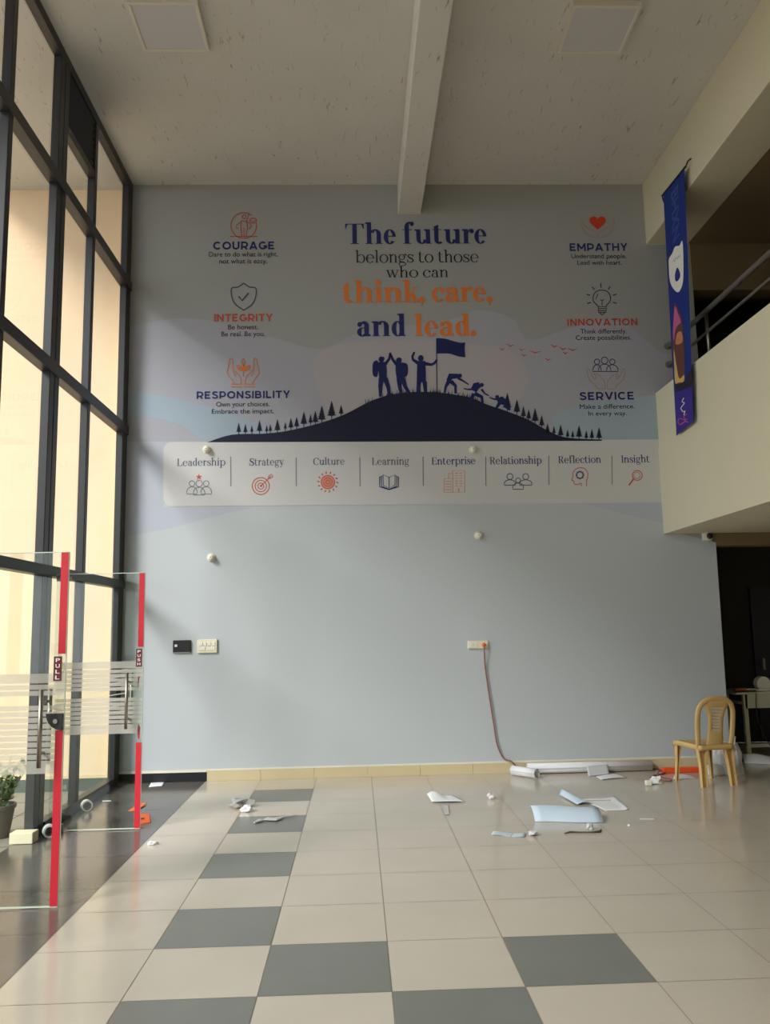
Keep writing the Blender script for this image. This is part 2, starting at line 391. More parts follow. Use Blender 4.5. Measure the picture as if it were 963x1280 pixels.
# ------------------------------------------------------------------ the printed wall mural
mur = thing('wall_mural', 'large printed mural with headline, hill climbers and value icons covering the end wall', 'mural', (0, YW, 0))
LY = .0025
sheet = [(XF+.002, .131), (5.17, .131), (5.17, 2.468), (4.6, 2.6), (4.61, 3.63), (4.625, 4.29), (5.17, 4.29), (5.17, 6.14), (4.64, 6.14), (4.64, ZC-.002), (1.92, ZC-.002), (1.92, 6.54), (1.635, 6.54), (1.635, ZC-.002), (XF+.002, ZC-.002)]
sheet[3] = (5.17, 2.612); sheet.insert(4, (4.612, 2.612))
s = MB(); s.poly([(x, -LY, z) for x, z in sheet]); BG = s.build('mural_sheet', M['paper_wall'], mur)
PY = [LY]
def wl(x, y, dy): p = wp(x, y); return Vector((p.x, -dy, p.z))
def prt(polys, name, m, parent=mur, lay=2, label=None):
    "printed shapes, outlines given on the wall as read from the photo"
    b = MB()
    for k, pl in enumerate(polys): b.poly([wl(x, y, LY+.0008*lay+.00004*(k % 7)) for x, y in pl])
    o = b.build(name, m, parent)
    if label: o['label'] = label
    return o
def spline(pts, n=6, closed=False):
    out = []; N = len(pts)
    rng = range(N if closed else N-1)
    for i in rng:
        g = (lambda k: pts[k % N]) if closed else (lambda k: pts[max(0, min(N-1, k))])
        p0, p1, p2, p3 = g(i-1), g(i), g(i+1), g(i+2)
        for q in range(n):
            t = q/n
            out.append(tuple(.5*(2*p1[d]+(p2[d]-p0[d])*t+(2*p0[d]-5*p1[d]+4*p2[d]-p3[d])*t*t+(3*p1[d]-p0[d]-3*p2[d]+p3[d])*t**3) for d in range(len(p1))))
    if not closed: out.append(tuple(pts[-1]))
    return out
def stroke(pts, w, closed=False):
    "a drawn line of width w (number or list) as a row of quads"
    P = [Vector((p[0], p[1])) for p in pts]
    if closed: P = P+[P[0]]
    n = len(P); L = []; Rr = []
    for i in range(n):
        a = P[max(i-1, 0)] if not (closed and i == 0) else P[n-2]
        b = P[min(i+1, n-1)] if not (closed and i == n-1) else P[1]
        t = (b-a)
        if t.length < 1e-9: t = Vector((1, 0))
        t.normalize(); nn = Vector((-t.y, t.x)); ww = (w[i] if isinstance(w, (list, tuple)) else w)/2
        L.append(P[i]+nn*ww); Rr.append(P[i]-nn*ww)
    return [[L[i], L[i+1], Rr[i+1], Rr[i]] for i in range(n-1)]
def circ(cx, cy_, r, n=24, ry=None, a0=0, a1=360):
    ry = r if ry is None else ry
    return [(cx+r*math.cos(math.radians(a0+(a1-a0)*k/n)), cy_-ry*math.sin(math.radians(a0+(a1-a0)*k/n))) for k in range(n if a1-a0 == 360 else n+1)]

# soft colour fields printed behind the lettering
prt([spline([(161, 408), (230, 398), (300, 408), (350, 424), (400, 436), (440, 420), (480, 410), (560, 400), (600, 388), (640, 398), (662, 425), (720, 408), (775, 402), (826, 440), (872, 452)], 6)+[(874, 552), (150, 552), (157, 440)]], 'lilac_hills', M['lilac'], lay=1)
prt([spline([(395, 445), (440, 428), (520, 425), (590, 430), (640, 440), (660, 470), (640, 505), (560, 490), (470, 500), (420, 520), (396, 480)], 6, True)], 'rose_glow', M['rose'], lay=2)
prt([spline([(157, 488), (200, 494), (250, 506), (300, 520), (345, 540)], 6)+[(345, 552), (258, 552)]+spline([(258, 552), (225, 532), (190, 522), (157, 519)], 5)], 'blue_slope', M['sky'], lay=3)
prt([spline([(690, 520), (730, 505), (780, 497), (824, 494)], 5)+[(827, 551), (690, 551)]], 'blue_slope', M['sky'], lay=3)
prt([[(157.5, 551), (826.5, 551), (833.5, 663), (895, 678), (913.5, 944), (145.5, 964)]], 'lower_field', M['lower'], lay=.5)
prt([[(205, 634), (320, 634), (270, 645), (215, 660), (154, 672), (157.3, 548), (212, 548)]], 'lilac_slope', M['mist'], lay=.8)
prt([[(720, 627), (834, 627), (836, 656), (790, 645)]], 'lilac_slope', M['mist'], lay=1)

# white caption strip with rounded left corners
strip = [(835, 549.3)]+[(835, 628)]+circ(215, 622.5, 10.5, 6, None, 270, 180)[::1]+circ(215, 563.5, 10.5, 6, None, 180, 90)
PAN = prt([strip], 'caption_panel', M['panel'], lay=5)
dv = []
for x, y0, y1 in [(288.6, 571, 608), (370.3, 572, 608), (450, 572, 608), (529, 571, 607.5), (607.3, 571, 607.5), (686, 570, 606.5), (765, 570, 606)]:
    prt(stroke([(x, y0), (x+.3, y1)], 1.1), 'divider', M['grey_line'], PAN, 7)

# serif lettering drawn from stems, hairlines and bowls
def serif_poly(text, s, h, track=.0):
    out = []; X = 0; sb = .055; word = 0
    def R_(x0, y0, x1, y1): return [[(x0, y0), (x1, y0), (x1, y1), (x0, y1)]]
    def E_(cx, cy_, rx, ry, ts, tt, a0, a1, n=22):
        q = []; A = [math.radians(a0+(a1-a0)*k/n) for k in range(n+1)]
        for k in range(n):
            a, b = A[k], A[k+1]
            q.append([(cx+rx*math.cos(a), cy_+ry*math.sin(a)), (cx+rx*math.cos(b), cy_+ry*math.sin(b)), (cx+(rx-ts)*math.cos(b), cy_+(ry-tt)*math.sin(b)), (cx+(rx-ts)*math.cos(a), cy_+(ry-tt)*math.sin(a))])
        return q
    def D_(cx, cy_, r): return [[(cx+r*math.cos(2*PI*k/14), cy_+r*math.sin(2*PI*k/14)) for k in range(14)]]
    def stem(x, y0, y1, foot=True, head=True):
        q = R_(x, y0, x+s, y1)
        if foot: q += R_(x-sb, y0, x+s+sb, y0+h)
        if head: q += [[(x-sb-.02, y1-.03), (x-sb-.02, y1-.03+h*.6), (x, y1), (x+s, y1), (x, y1-.07)]]
        return q
    def bothserif(x, y, wd): return R_(x-wd, y-h, x+s+wd, y)
    xh = .5; tt = h*1.35
    def g_s(k=1):
        c_ = spline([(.335, .385), (.28, .455), (.19, .475), (.095, .44), (.075, .36), (.15, .29), (.27, .225), (.345, .135), (.31, .055), (.2, .02), (.09, .05), (.04, .13)], 4)
        n = len(c_); wd = []
        for i in range(n):
            t = i/(n-1); m_ = max(0, 1-abs(t-.5)/.34); wd.append(h*1.5+(s*1.08-h*1.5)*m_**.8)
        q = stroke([(x*k, y*k) for x, y in c_], [w_*(k if k > 1 else 1) for w_ in wd])
        q += [[(.335*k, .33*k), (.36*k, .33*k), (.36*k, .49*k), (.34*k, .49*k), (.31*k, .42*k)], [(.045*k, .19*k), (.02*k, .19*k), (.02*k, .005*k), (.04*k, .005*k), (.07*k, .08*k)]]
        return q
    for ch in text:
        a = .3; p = []
        if ch == ' ': a = .22; word += 1
        elif ch in 'li':
            p = stem(sb+.02, 0, .75 if ch == 'l' else xh); a = s+2*sb+.05
            if ch == 'i': p += D_(sb+.02+s/2, .67, max(s*.6, .06))
        elif ch in 'nh':
            iw = .2; x = sb+.02; x2 = x+s+iw
            p = stem(x, 0, .75 if ch == 'h' else xh)+stem(x2, 0, .34, True, False)
            cx = (x+s*.6+x2+s)/2; rx = x2+s-cx; p += E_(cx, .33, rx, .18, s, tt*1.3, 0, 160); a = x2+s+sb+.03
        elif ch == 'u':
            iw = .2; x = sb+.02; x2 = x+s+iw; cx = (x+x2+s*.4)/2; rx = cx-x
            p = stem(x, .17, xh, False)+stem(x2, 0, xh, False)+R_(x2, 0, x2+s+sb, h)+E_(cx, .17, rx, .18, s, tt*1.3, 180, 350); a = x2+s+sb+.03
        elif ch == 'r':
            x = sb+.02; p = stem(x, 0, xh)+E_(x+s+.1, .36, .11, .15, h*1.4, tt*1.6, 70, 180)+D_(x+s+.145, .43, max(.055, s*.5)); a = x+s+.22
        elif ch == 't':
            x = .07; rx = .135+s*.3; p = R_(x, .14, x+s, .6)+[[(x, .6), (x+s, .66), (x+s, .55), (x, .5)]]+R_(.0, xh-h, x+s+.13, xh)+E_(x+rx, .145, rx, .155, s, tt*1.5, 180, 320); a = x+s+.2
        elif ch == 'f':
            x = .09; rx = .16+s*.2; p = R_(x, 0, x+s, .6)+R_(x-sb, 0, x+s+sb+.02, h)+R_(.0, xh-h, x+s+.13, xh)+E_(x+rx, .6, rx, .16, s, tt*1.6, 50, 180)+D_(x+rx+.09, .69, max(.055, s*.48)); a = x+s+.2
        elif ch == 'e':
            p = E_(.25, .245, .23, .26, s, tt, 35, 322)+E_(.25, .245, .23, .26, s*.8, tt, 0, 40)+R_(s*.6, .25, .478, .25+h*1.1); a = .51
        elif ch == 'o': p = E_(.265, .245, .245, .26, s*1.02, tt, 0, 360, 34); a = .53
        elif ch == 'c': p = E_(.25, .245, .23, .26, s, tt, 48, 322)+D_(.385, .385, max(.06, s*.52)); a = .47
        elif ch == 'a':
            x = .27; p = R_(x, .06, x+s, .36)+E_(x+s-.165, .34, .165, .165, s, tt*1.3, 0, 150)+D_(.115, .395, max(.055, s*.5))+E_(.2, .14, .18, .155, s*.95, tt, 75, 330)+R_(.2, .26, x+.02, .26+h*1.2)+R_(x, 0, x+s+.055, .06+h*.2); a = x+s+.09
        elif ch == 'd':
            x = .29; p = E_(.235, .245, .22, .26, s, tt, 40, 325)+stem(x, 0, .75, False)+R_(x, 0, x+s+sb, h*1.3); a = x+s+sb+.03
        elif ch == 'b':
            x = sb; p = stem(x, .0, .75, False)+E_(x+s*.4+.215, .245, .225, .26, s, tt, -140, 140); a = x+s*.4+.46
        elif ch == 'p':
            x = sb+.02; p = stem(x, -.22, xh)+E_(x+s*.4+.215, .245, .225, .26, s, tt, -140, 140); a = x+s*.4+.46
        elif ch == 'g':
            p = E_(.215, .33, .185, .17, s*.85, tt, 0, 360, 26)+E_(.235, -.085, .215, .125, h*2.2, tt*1.1, 0, 360, 26)+stroke([(.13, .2), (.07, .12), (.1, .055), (.24, .035), (.38, .0)], [h*1.5, h*2.2, h*3, s*.9, s*.75])+stroke([(.33, .45), (.4, .505), (.44, .49)], [h*1.4, h*1.4, h*2])+D_(.435, .455, max(.045, s*.36)); a = .49
        elif ch == 's': p = g_s(); a = .4
        elif ch == 'w':
            p = stroke([(.09, .5), (.24, 0)], s)+stroke([(.24, 0), (.37, .46)], h*1.4)+stroke([(.34, .5), (.49, 0)], s)+stroke([(.49, 0), (.65, .5)], h*1.4)+R_(.0, .5-h, .2, .5)+R_(.25, .5-h, .45, .5)+R_(.57, .5-h, .73, .5); a = .73
        elif ch == 'k':
            x = sb+.02; p = stem(x, 0, .75)+stroke([(x+s, .2), (x+s+.2, .49)], h*1.5)+stroke([(x+s+.06, .3), (x+s+.24, 0)], s)+R_(x+s+.1, xh-h, x+s+.28, xh)+R_(x+s+.12, 0, x+s+.34, h); a = x+s+.34
        elif ch == 'y':
            p = stroke([(.1, .5), (.27, .02)], s)+stroke([(.43, .5), (.2, -.17)], h*1.5)+D_(.15, -.16, max(.05, s*.45))+R_(.0, .5-h, .22, .5)+R_(.34, .5-h, .52, .5); a = .5
        elif ch == 'T':
            x = .27; p = R_(x, 0, x+s, .7)+R_(x-.08, 0, x+s+.08, h)+R_(.0, .7-h, .54+s, .7)+[[(0, .7), (.0, .52), (h, .52), (.09, .7-h)], [(.54+s, .7), (.54+s, .52), (.54+s-h, .52), (.45+s, .7-h)]]; a = .58+s
        elif ch == 'L':
            x = sb+.02; p = R_(x, 0, x+s, .7)+bothserif(x, .7, sb)+R_(x-sb, 0, .5, h)+[[(.5, 0), (.52, .22), (.5, .22), (.4, h)]]; a = .55
        elif ch == 'I':
            x = sb+.02; p = R_(x, 0, x+s, .7)+bothserif(x, .7, sb)+bothserif(x, h, sb); a = x+s+sb+.04
        elif ch == 'E':
            x = sb+.02; p = R_(x, 0, x+s, .7)+R_(x-sb, .7-h, .5, .7)+R_(x-sb, 0, .52, h)+R_(x, .36, .38, .36+h)+[[(.5, .7), (.52, .5), (.5, .5), (.42, .7-h)], [(.52, 0), (.54, .22), (.52, .22), (.42, h)], [(.38, .27), (.4, .27), (.4, .47), (.38, .47)]]; a = .57
        elif ch == 'R':
            x = sb+.02; p = R_(x, 0, x+s, .7)+bothserif(x, .7, sb)+bothserif(x, h, sb)+R_(x, .7-h, .32, .7)+R_(x, .35, .32, .35+h)+E_(.31, .525, .19, .175, s, h, -90, 90)+stroke([(.3, .36), (.48, .03)], s)+R_(.44, 0, .6, h); a = .6
        elif ch == 'C': p = E_(.34, .35, .32, .365, s*1.1, tt, 40, 320, 30)+[[(.58, .72), (.605, .72), (.605, .46), (.585, .46), (.54, .6)]]; a = .65
        elif ch == 'S': p = g_s(1.4); a = .55
        elif ch == '.': p = D_(.08, .075, max(.075, s*.62)); a = .2
        elif ch == ',': p = D_(.09, .075, max(.075, s*.62))+[[(.15, .09), (.165, .04), (.1, -.12), (.05, -.15), (.1, -.03)]]; a = .22
        out += [([(x+X, y) for x, y in q], word) for q in p]; X += a+track
    return out
def place2d(polys, x0, x1, base, top, cap, lay, tilt=0):
    "fit outlines (baseline 0, height cap) between photo columns x0 and x1"
    us = [u for q, w_ in polys for u, v in q]; u0, u1 = min(us), max(us)
    A = wl(x0, base, 0); B = wl(x1, base, 0); mid = wl((x0+x1)/2, base, 0); Z0 = mid.z; H = wl((x0+x1)/2, top, 0).z-Z0
    return [([Vector((A.x+(u-u0)/(u1-u0)*(B.x-A.x), -(LY+.0008*lay+.00004*(k % 7)), Z0+v/cap*H)) for u, v in q], w_) for k, (q, w_) in enumerate(polys)]
def serif(text, x0, x1, base, top, m, name, s=.15, h=.035, cap=.75, lay=6, parent=mur):
    W_ = [MB() for _ in text.split()]
    for q, k in place2d(serif_poly(text, s, h), x0, x1, base, top, cap, lay): W_[k].poly(q)
    return [b.build(name, m, parent) for b in W_]
def sans(text, x0, x1, base, top, m, name, lay=6, parent=mur):
    ref = textmesh('H'); cap = max(q.co.y for q in ref.vertices); bpy.data.meshes.remove(ref)
    me = textmesh(text); us = [q.co.x for q in me.vertices]; u0, u1 = min(us), max(us)
    V = [q.co.copy() for q in me.vertices]; F = [list(p_.vertices) for p_ in me.polygons]; bpy.data.meshes.remove(me)
    ends = []; ws = text.split(' ')
    for k in range(len(ws)):
        t = textmesh(' '.join(ws[:k+1])); ends.append(max(q.co.x for q in t.vertices)+.02); bpy.data.meshes.remove(t)
    A = wl(x0, base, 0); B = wl(x1, base, 0); mid = wl((x0+x1)/2, base, 0); H = wl((x0+x1)/2, top, 0).z-mid.z
    W_ = [MB() for _ in ws]
    for f_ in F:
        cx = sum(V[i].x for i in f_)/len(f_); k = next((k for k, e in enumerate(ends) if cx <= e), len(ws)-1)
        W_[k].poly([Vector((A.x+(V[i].x-u0)/(u1-u0)*(B.x-A.x), -(LY+.0008*lay), mid.z+V[i].y/cap*H)) for i in f_])
    for b in W_: b.build(name, m, parent, smooth=False)
# bold geometric capitals drawn with one even stroke
def caps_poly(text, wd=.2):
    r = .5-wd/2; c_ = wd/2
    def arc(cx, cy_, rx, ry, a0, a1, n=20): return [(cx+rx*math.cos(math.radians(a0+(a1-a0)*k/n)), cy_+ry*math.sin(math.radians(a0+(a1-a0)*k/n))) for k in range(n+1)]
    B_ = lambda y0, y1, x0, x1: [(x0, y0), ((x0+x1)/2, y0)]+arc((x0+x1)/2, (y0+y1)/2, (x1-x0)/2, (y1-y0)/2, -90, 90, 10)+[(x0, y1)]
    G = {
     'C': ([arc(.5, .5, r, r, 45, 315)], .93), 'O': ([arc(.52, .5, r+.02, r, 0, 360, 28)], 1.04),
     'G': ([arc(.5, .5, r, r, 45, 330), [(.5+r, .14), (.5+r, .47)], [(.56, .43), (1.0, .43)]], .98),
     'U': ([[(c_, 1), (c_, .38)]+arc(.42, .38, .42-c_, .38-c_, 180, 360)+[(.84-c_, 1)]], .86),
     'R': ([[(c_, 0), (c_, 1)], B_(.34, 1-c_, c_, .74), [(.45, .34), (.72, 0)]], .84), 'P': ([[(c_, 0), (c_, 1)], B_(.3, 1-c_, c_, .74)], .82),
     'B': ([[(c_, 0), (c_, 1)], B_(.52, 1-c_, c_, .68), B_(c_, .52, c_, .74)], .86), 'A': ([[(.08, 0), (.47, 1-.02)], [(.47, .98), (.86, 0)], [(.22, .27), (.72, .27)]], .94),
     'E': ([[(c_, 0), (c_, 1)], [(c_, 1-c_), (.7, 1-c_)], [(c_, .5), (.63, .5)], [(c_, c_), (.72, c_)]], .76), 'I': ([[(c_, 0), (c_, 1)]], .2),
     'N': ([[(c_, 0), (c_, 1)], [(c_, .95), (.86-c_, .05)], [(.86-c_, 0), (.86-c_, 1)]], .86), 'M': ([[(c_, 0), (c_, 1)], [(c_, .95), (.52, .28)], [(.52, .28), (1.04-c_, .95)], [(1.04-c_, 0), (1.04-c_, 1)]], 1.04),
     'T': ([[(.4, 0), (.4, 1)], [(0, 1-c_), (.8, 1-c_)]], .8), 'Y': ([[(.08, 1), (.42, .42)], [(.76, 1), (.42, .42)], [(.42, 0), (.42, .46)]], .84), 'V': ([[(.08, 1), (.46, .03)], [(.46, .03), (.84, 1)]], .92),
     'H': ([[(c_, 0), (c_, 1)], [(.86-c_, 0), (.86-c_, 1)], [(c_, .5), (.8, .5)]], .86), 'L': ([[(c_, 0), (c_, 1)], [(c_, c_), (.68, c_)]], .7),
     'S': ([spline([(.68, .8), (.58, .88), (.4, .91), (.2, .86), (.13, .72), (.22, .59), (.42, .51), (.62, .42), (.69, .28), (.6, .14), (.4, .09), (.2, .13), (.08, .22)], 3)], .78)}
    out = []; X = 0
    for ch in text:
        st, a = G[ch]
        for pl in st: out += [([(x+X, y) for x, y in q], 0) for q in stroke(pl, wd)]
        X += a+.17
    return out
def heading(text, x0, x1, base, top, m):
    b = MB()
    for q, k in place2d(caps_poly(text), x0, x1, base, top, 1, 6): b.poly(q)
    return b.build('value_heading', m, mur)

serif('The future', 432, 608.5, 305, 278, M['navy'], 'headline', .165, .026)
serif('belongs to those', 444.4, 598.6, 328.5, 312.7, M['ink'], 'headline', .08, .024)
serif('who can', 482.6, 560.7, 347, 333, M['ink'], 'headline', .08, .024)
serif('think, care,', 427.8, 616, 377.8, 350.3, M['orange_print'], 'headline', .165, .026)
serif('and', 446.7, 507.5, 420.5, 392.4, M['navy'], 'headline', .165, .026)
serif('lead.', 518, 596, 420.2, 392.4, M['orange_print'], 'headline', .165, .026)
for t, x0, x1, b_, tp, m in [('COURAGE', 266.7, 343, 312.2, 302.3, 'navy'), ('INTEGRITY', 268, 340.8, 402, 392.6, 'brick'), ('RESPONSIBILITY', 246, 362.6, 498.2, 489, 'navy'),
                             ('EMPATHY', 712.5, 784.7, 314, 304.4, 'navy'), ('INNOVATION', 709.6, 797.3, 407.2, 398.5, 'brick'), ('SERVICE', 725, 792.7, 500, 490.2, 'navy')]:
    heading(t, x0, x1, b_, tp, M[m])
for t, x0, x1, b_, tp in [('Dare to do what is right,', 261.5, 347.3, 320.9, 315), ('not what is easy.', 274.4, 334.2, 329.6, 323.7), ('Be honest.', 285.4, 322.7, 411.9, 406), ('Be real. Be you.', 277, 331.4, 420.5, 414.6),
                          ('Own your choices.', 270.4, 337.2, 508.2, 502.2), ('Embrace the impact.', 265, 342.6, 517, 511.2), ('Understand people.', 714.5, 783.5, 323.1, 317.6), ('Lead with heart.', 722, 777.4, 331.3, 325.8),
                          ('Think differently.', 725.8, 783.7, 417, 411.4), ('Create possibilities.', 720, 789.5, 425, 419.3), ('Make a difference.', 725, 793.6, 511, 505.3), ('In every way.', 735.8, 783.7, 519.5, 514)]:
    sans(t, x0, x1, b_, tp, M['ink'], 'value_caption')
for t, x0, x1, b_, tp in [('Leadership', 221.6, 282, 582.4, 573.2), ('Strategy', 312, 355.5, 582, 572.8), ('Culture', 391.7, 431, 581.2, 572.4), ('Learning', 465.2, 511.7, 581.2, 572), ('Enterprise', 540, 594.5, 580.7, 571.6),
                          ('Relationship', 612.7, 677.3, 580.2, 571), ('Reflection', 698.4, 751.5, 579, 570), ('Insight', 777, 812.5, 578.4, 569.2)]:
    serif(t, x0, x1, b_, tp, M['slate'] if x0 < 500 else M['navy'], 'panel_word', .105, .028, .7, 7, PAN)

# hill, climbers, flag, trees, birds
hill = spline([(259, 553), (290, 543.6), (330, 542.2), (360, 538.6), (400, 529), (430, 518.5), (457, 504.7), (470, 499), (490, 493.3), (512, 490.6), (540, 490.3), (569.5, 493.5), (589.5, 497.7), (609.4, 506), (632, 513.6), (660, 524.5), (682, 537), (700, 545), (718, 548.2), (752.6, 549.6)], 5)+[(752.6, 551.2), (500, 552.2)]
HILL = prt([hill], 'hill_silhouette', M['hill'], lay=6)
gr = []
def hy(x):
    for (x0, y0), (x1, y1) in zip(hill, hill[1:]):
        if x0 <= x <= x1: return y0+(y1-y0)*(x-x0)/(x1-x0)
    return 500
random.seed(3)
for k in range(75):
    x = random.uniform(456, 602); yb = hy(x)+.8
    hh = random.uniform(2.5, 8); dx = random.uniform(-2.5, 2.5); gr.append([(x-.55, yb), (x+dx, yb-hh), (x+.55, yb)])
prt(gr, 'grass_print', M['hill'], HILL, 6)['kind'] = 'stuff'
def tree(x, top, base):
    H = base-top; wv = H*.27; P = []
    n = 6
    Lf = [(x, top)]
    for k in range(n):
        y = top+H*.86*(k+1)/n; ww = wv*(k+1)/n
        Lf += [(x-ww, y), (x-ww*.62, y-H*.02)]
    Lf += [(x-.5, base-H*.12), (x-.5, base+1.5)]
    Rg = [(2*x-a, b_) for a, b_ in Lf[1:]][::-1]
    return prt([Lf+Rg], 'pine_tree_print', M['hill'], HILL, 6)
for x, t_, b_ in [(298.7, 528.5, 542), (307, 530, 542), (315, 532, 541), (324.6, 525.5, 541), (333.6, 531.5, 540.5), (338, 530.5, 540), (347, 524, 540), (356.8, 528, 537), (363.8, 522.5, 536.5), (371, 521, 535), (380, 514.5, 532.5), (388.4, 518, 530), (394.4, 513.6, 530), (402.4, 507, 527.5), (414.7, 501, 523), (426.6, 506, 519),
                  (634.3, 491, 513), (646.3, 499, 517.5), (654.4, 507.5, 522.5), (661, 511.5, 525), (669, 510, 529), (677.3, 519, 534), (684.6, 529, 541), (692.6, 532.5, 543), (701, 530.8, 546.5), (709.7, 537, 547.2), (716, 538, 547.6), (724, 531.6, 548.4), (733, 538, 549), (740, 536.3, 549.2), (749, 533.8, 549.6)]:
    tree(x, t_, b_)
def px7(pts): return [(450+x*.2077, 415+y*.2077) for x, y in pts]
def limb(pts, w): return stroke(px7(pts), [q*.2077 for q in w] if isinstance(w, list) else w*.2077)
def blob(cx, cy_, rx, ry, n=18): return [px7([(cx+rx*math.cos(2*PI*k/n), cy_+ry*math.sin(2*PI*k/n)) for k in range(n)])]
def climber(polys): return prt(polys, 'climber_print', M['flag'], HILL, 8)
climber(blob(130, 167, 17, 17)+[px7([(112, 160), (150, 164), (146, 152), (124, 148)])]+limb([(133, 182), (137, 230), (140, 285)], [46, 52, 44])+[px7(spline([(108, 176), (84, 180), (76, 210), (80, 262), (104, 270), (112, 220)], 4, True))]+limb([(152, 196), (176, 165), (183, 127)], [20, 16, 10])+limb([(130, 278), (124, 330), (124, 390)], [34, 26, 18])+limb([(152, 280), (172, 335), (178, 384)], [32, 24, 18]))
climber(blob(235, 172, 17, 17)+[px7([(220, 166), (252, 166), (246, 156), (226, 156)])]+limb([(238, 186), (242, 235), (246, 285)], [46, 54, 46])+[px7(spline([(262, 188), (284, 194), (290, 225), (284, 262), (262, 272), (258, 225)], 4, True))]+limb([(222, 198), (198, 168), (181, 126)], [20, 16, 10])+limb([(236, 280), (240, 330), (250, 376)], [32, 24, 18])+limb([(258, 282), (274, 330), (296, 368)], [32, 24, 18]))
climber(blob(367, 160, 17, 20)+limb([(370, 176), (370, 240), (370, 304)], [48, 54, 56])+limb([(350, 188), (320, 168), (316, 150), (328, 122)], [22, 16, 14, 12])+limb([(392, 192), (430, 198), (448, 190), (464, 168)], [22, 16, 15, 12])+limb([(356, 300), (350, 366)], [28, 22])+limb([(390, 300), (396, 364)], [28, 20]))
climber(limb([(534, 296), (545, 268), (592, 266)], [30, 38, 26])+blob(602, 264, 13, 12)+limb([(590, 278), (622, 296), (656, 318)], [16, 10, 7])+limb([(536, 296), (516, 332), (510, 368)], [26, 16, 12])+limb([(548, 298), (576, 326), (576, 372)], [26, 18, 14]))
climber(limb([(684, 356), (700, 326), (722, 318)], [40, 46, 34])+blob(733, 320, 13, 12)+limb([(676, 346), (650, 347), (625, 342)], [12, 9, 7])+limb([(732, 346), (752, 372), (776, 384)], [14, 9, 7])+limb([(684, 370), (672, 412)], [22, 14])+limb([(690, 372), (734, 392), (740, 436)], [26, 20, 14]))
climber(limb([(828, 420), (852, 412), (880, 430)], [40, 48, 34])+blob(826, 392, 12, 12)+limb([(824, 408), (804, 404), (780, 396)], [12, 9, 7])+limb([(840, 430), (822, 458)], [22, 14])+limb([(870, 440), (905, 470)], [26, 14]))
FL = prt(stroke([(545.9, 423), (546.3, 491)], 1.1), 'flag_pole_print', M['hill'], HILL, 8)
prt([[(545.4, 423)]+spline([(545.4, 423), (556, 423.6), (566, 426.4), (575, 428.6), (581.8, 428.4)], 4)+spline([(581.8, 428.4), (581, 436), (582, 447)], 3)+spline([(582, 447), (572, 445.6), (562, 442.4), (546, 442.2)], 4)], 'flag_print', M['flag'], HILL, 9)
for x, y, q in [(669, 440.5, 8), (692.7, 433, 5), (703.6, 436.4, 5), (715.7, 437.6, 6), (706.5, 441.7, 3.5), (685, 449.7, 4), (638, 432, 6), (627.6, 437, 3.5), (652, 437.4, 4), (655, 444.4, 4)]:
    prt(stroke([(x-q, y-1.5), (x-q*.45, y-1.1), (x, y+1), (x+q*.5, y-.4), (x+q, y-1)], [.3, 1.0, 1.5, 1.0, .3]), 'bird_print', M['brick'], lay=6)

# value icons
def icon(name, groups, parent=mur, lay=6):
    "one icon; groups = [(material, polygons)]"
    b = MB(); mats = []
    for m, pl in groups:
        mats.append(M[m])
        for k, q in enumerate(pl): b.poly([wl(x, y, LY+.0008*lay+.00004*(k % 7)) for x, y in q], len(mats)-1)
    return b.build(name, mats, parent)
def ln(pts, w=.9, closed=False): return stroke(pts, w, closed)
icon('courage_icon', [('brick', ln(circ(304.9, 282.3, 16, 30, None, 52, 360+12), 1.0)+ln([(288, 296), (322, 296)], 1)+ln(circ(305.3, 271.5, 2.4), .9, True)+ln([(302, 276), (301, 284), (302.5, 295.5)], 1)+ln([(308.4, 276), (309.6, 284), (308, 295.5)], 1)+ln([(305.2, 285), (305.2, 295.5)], .9)+ln([(302, 276.5), (308.4, 276.5)], 1)+ln([(302, 277.5), (296.5, 281.5), (295, 284.5), (299, 286)], .9)+ln([(308.8, 277.5), (313, 280), (314.6, 284), (311, 286.5)], .9)+ln([(308.6, 276.5), (310.5, 271), (311.2, 266.5)], .9)+ln(circ(316.6, 276.2, 4.3, 16, 3.2), .9, True)+ln([(312.6, 275), (316.6, 278), (320.6, 275)], .7))])
sh = spline([(304.9, 354.2), (312, 359), (320, 360.8), (319.6, 372), (315, 381), (304.9, 388)], 5)
icon('shield_icon', [('slate', ln(sh+[(2*304.9-x, y) for x, y in sh[::-1]], 1.5)+ln([(298.6, 370.8), (303, 376), (311, 366.6)], 2.1))])
def q6(pts): return [(270+x*.0727, 440+y*.0727) for x, y in pts]
def mir(pts, c): return [(2*c-x, y) for x, y in pts]
hl = spline(q6([(315, 545), (290, 500), (215, 400), (195, 350), (215, 260), (235, 140), (262, 115), (290, 140), (292, 250), (290, 290), (340, 350), (400, 410), (432, 470), (432, 545)]), 4)
leaf = lambda cx, cy_, a, L, wd: [(cx+L*t*math.cos(a)-wd*math.sin(PI*t)*math.sin(a)*sg, cy_-L*t*math.sin(a)-wd*math.sin(PI*t)*math.cos(a)*sg) for sg, ts in ((1, [k/8 for k in range(9)]), (-1, [1-k/8 for k in range(1, 8)])) for t in ts]
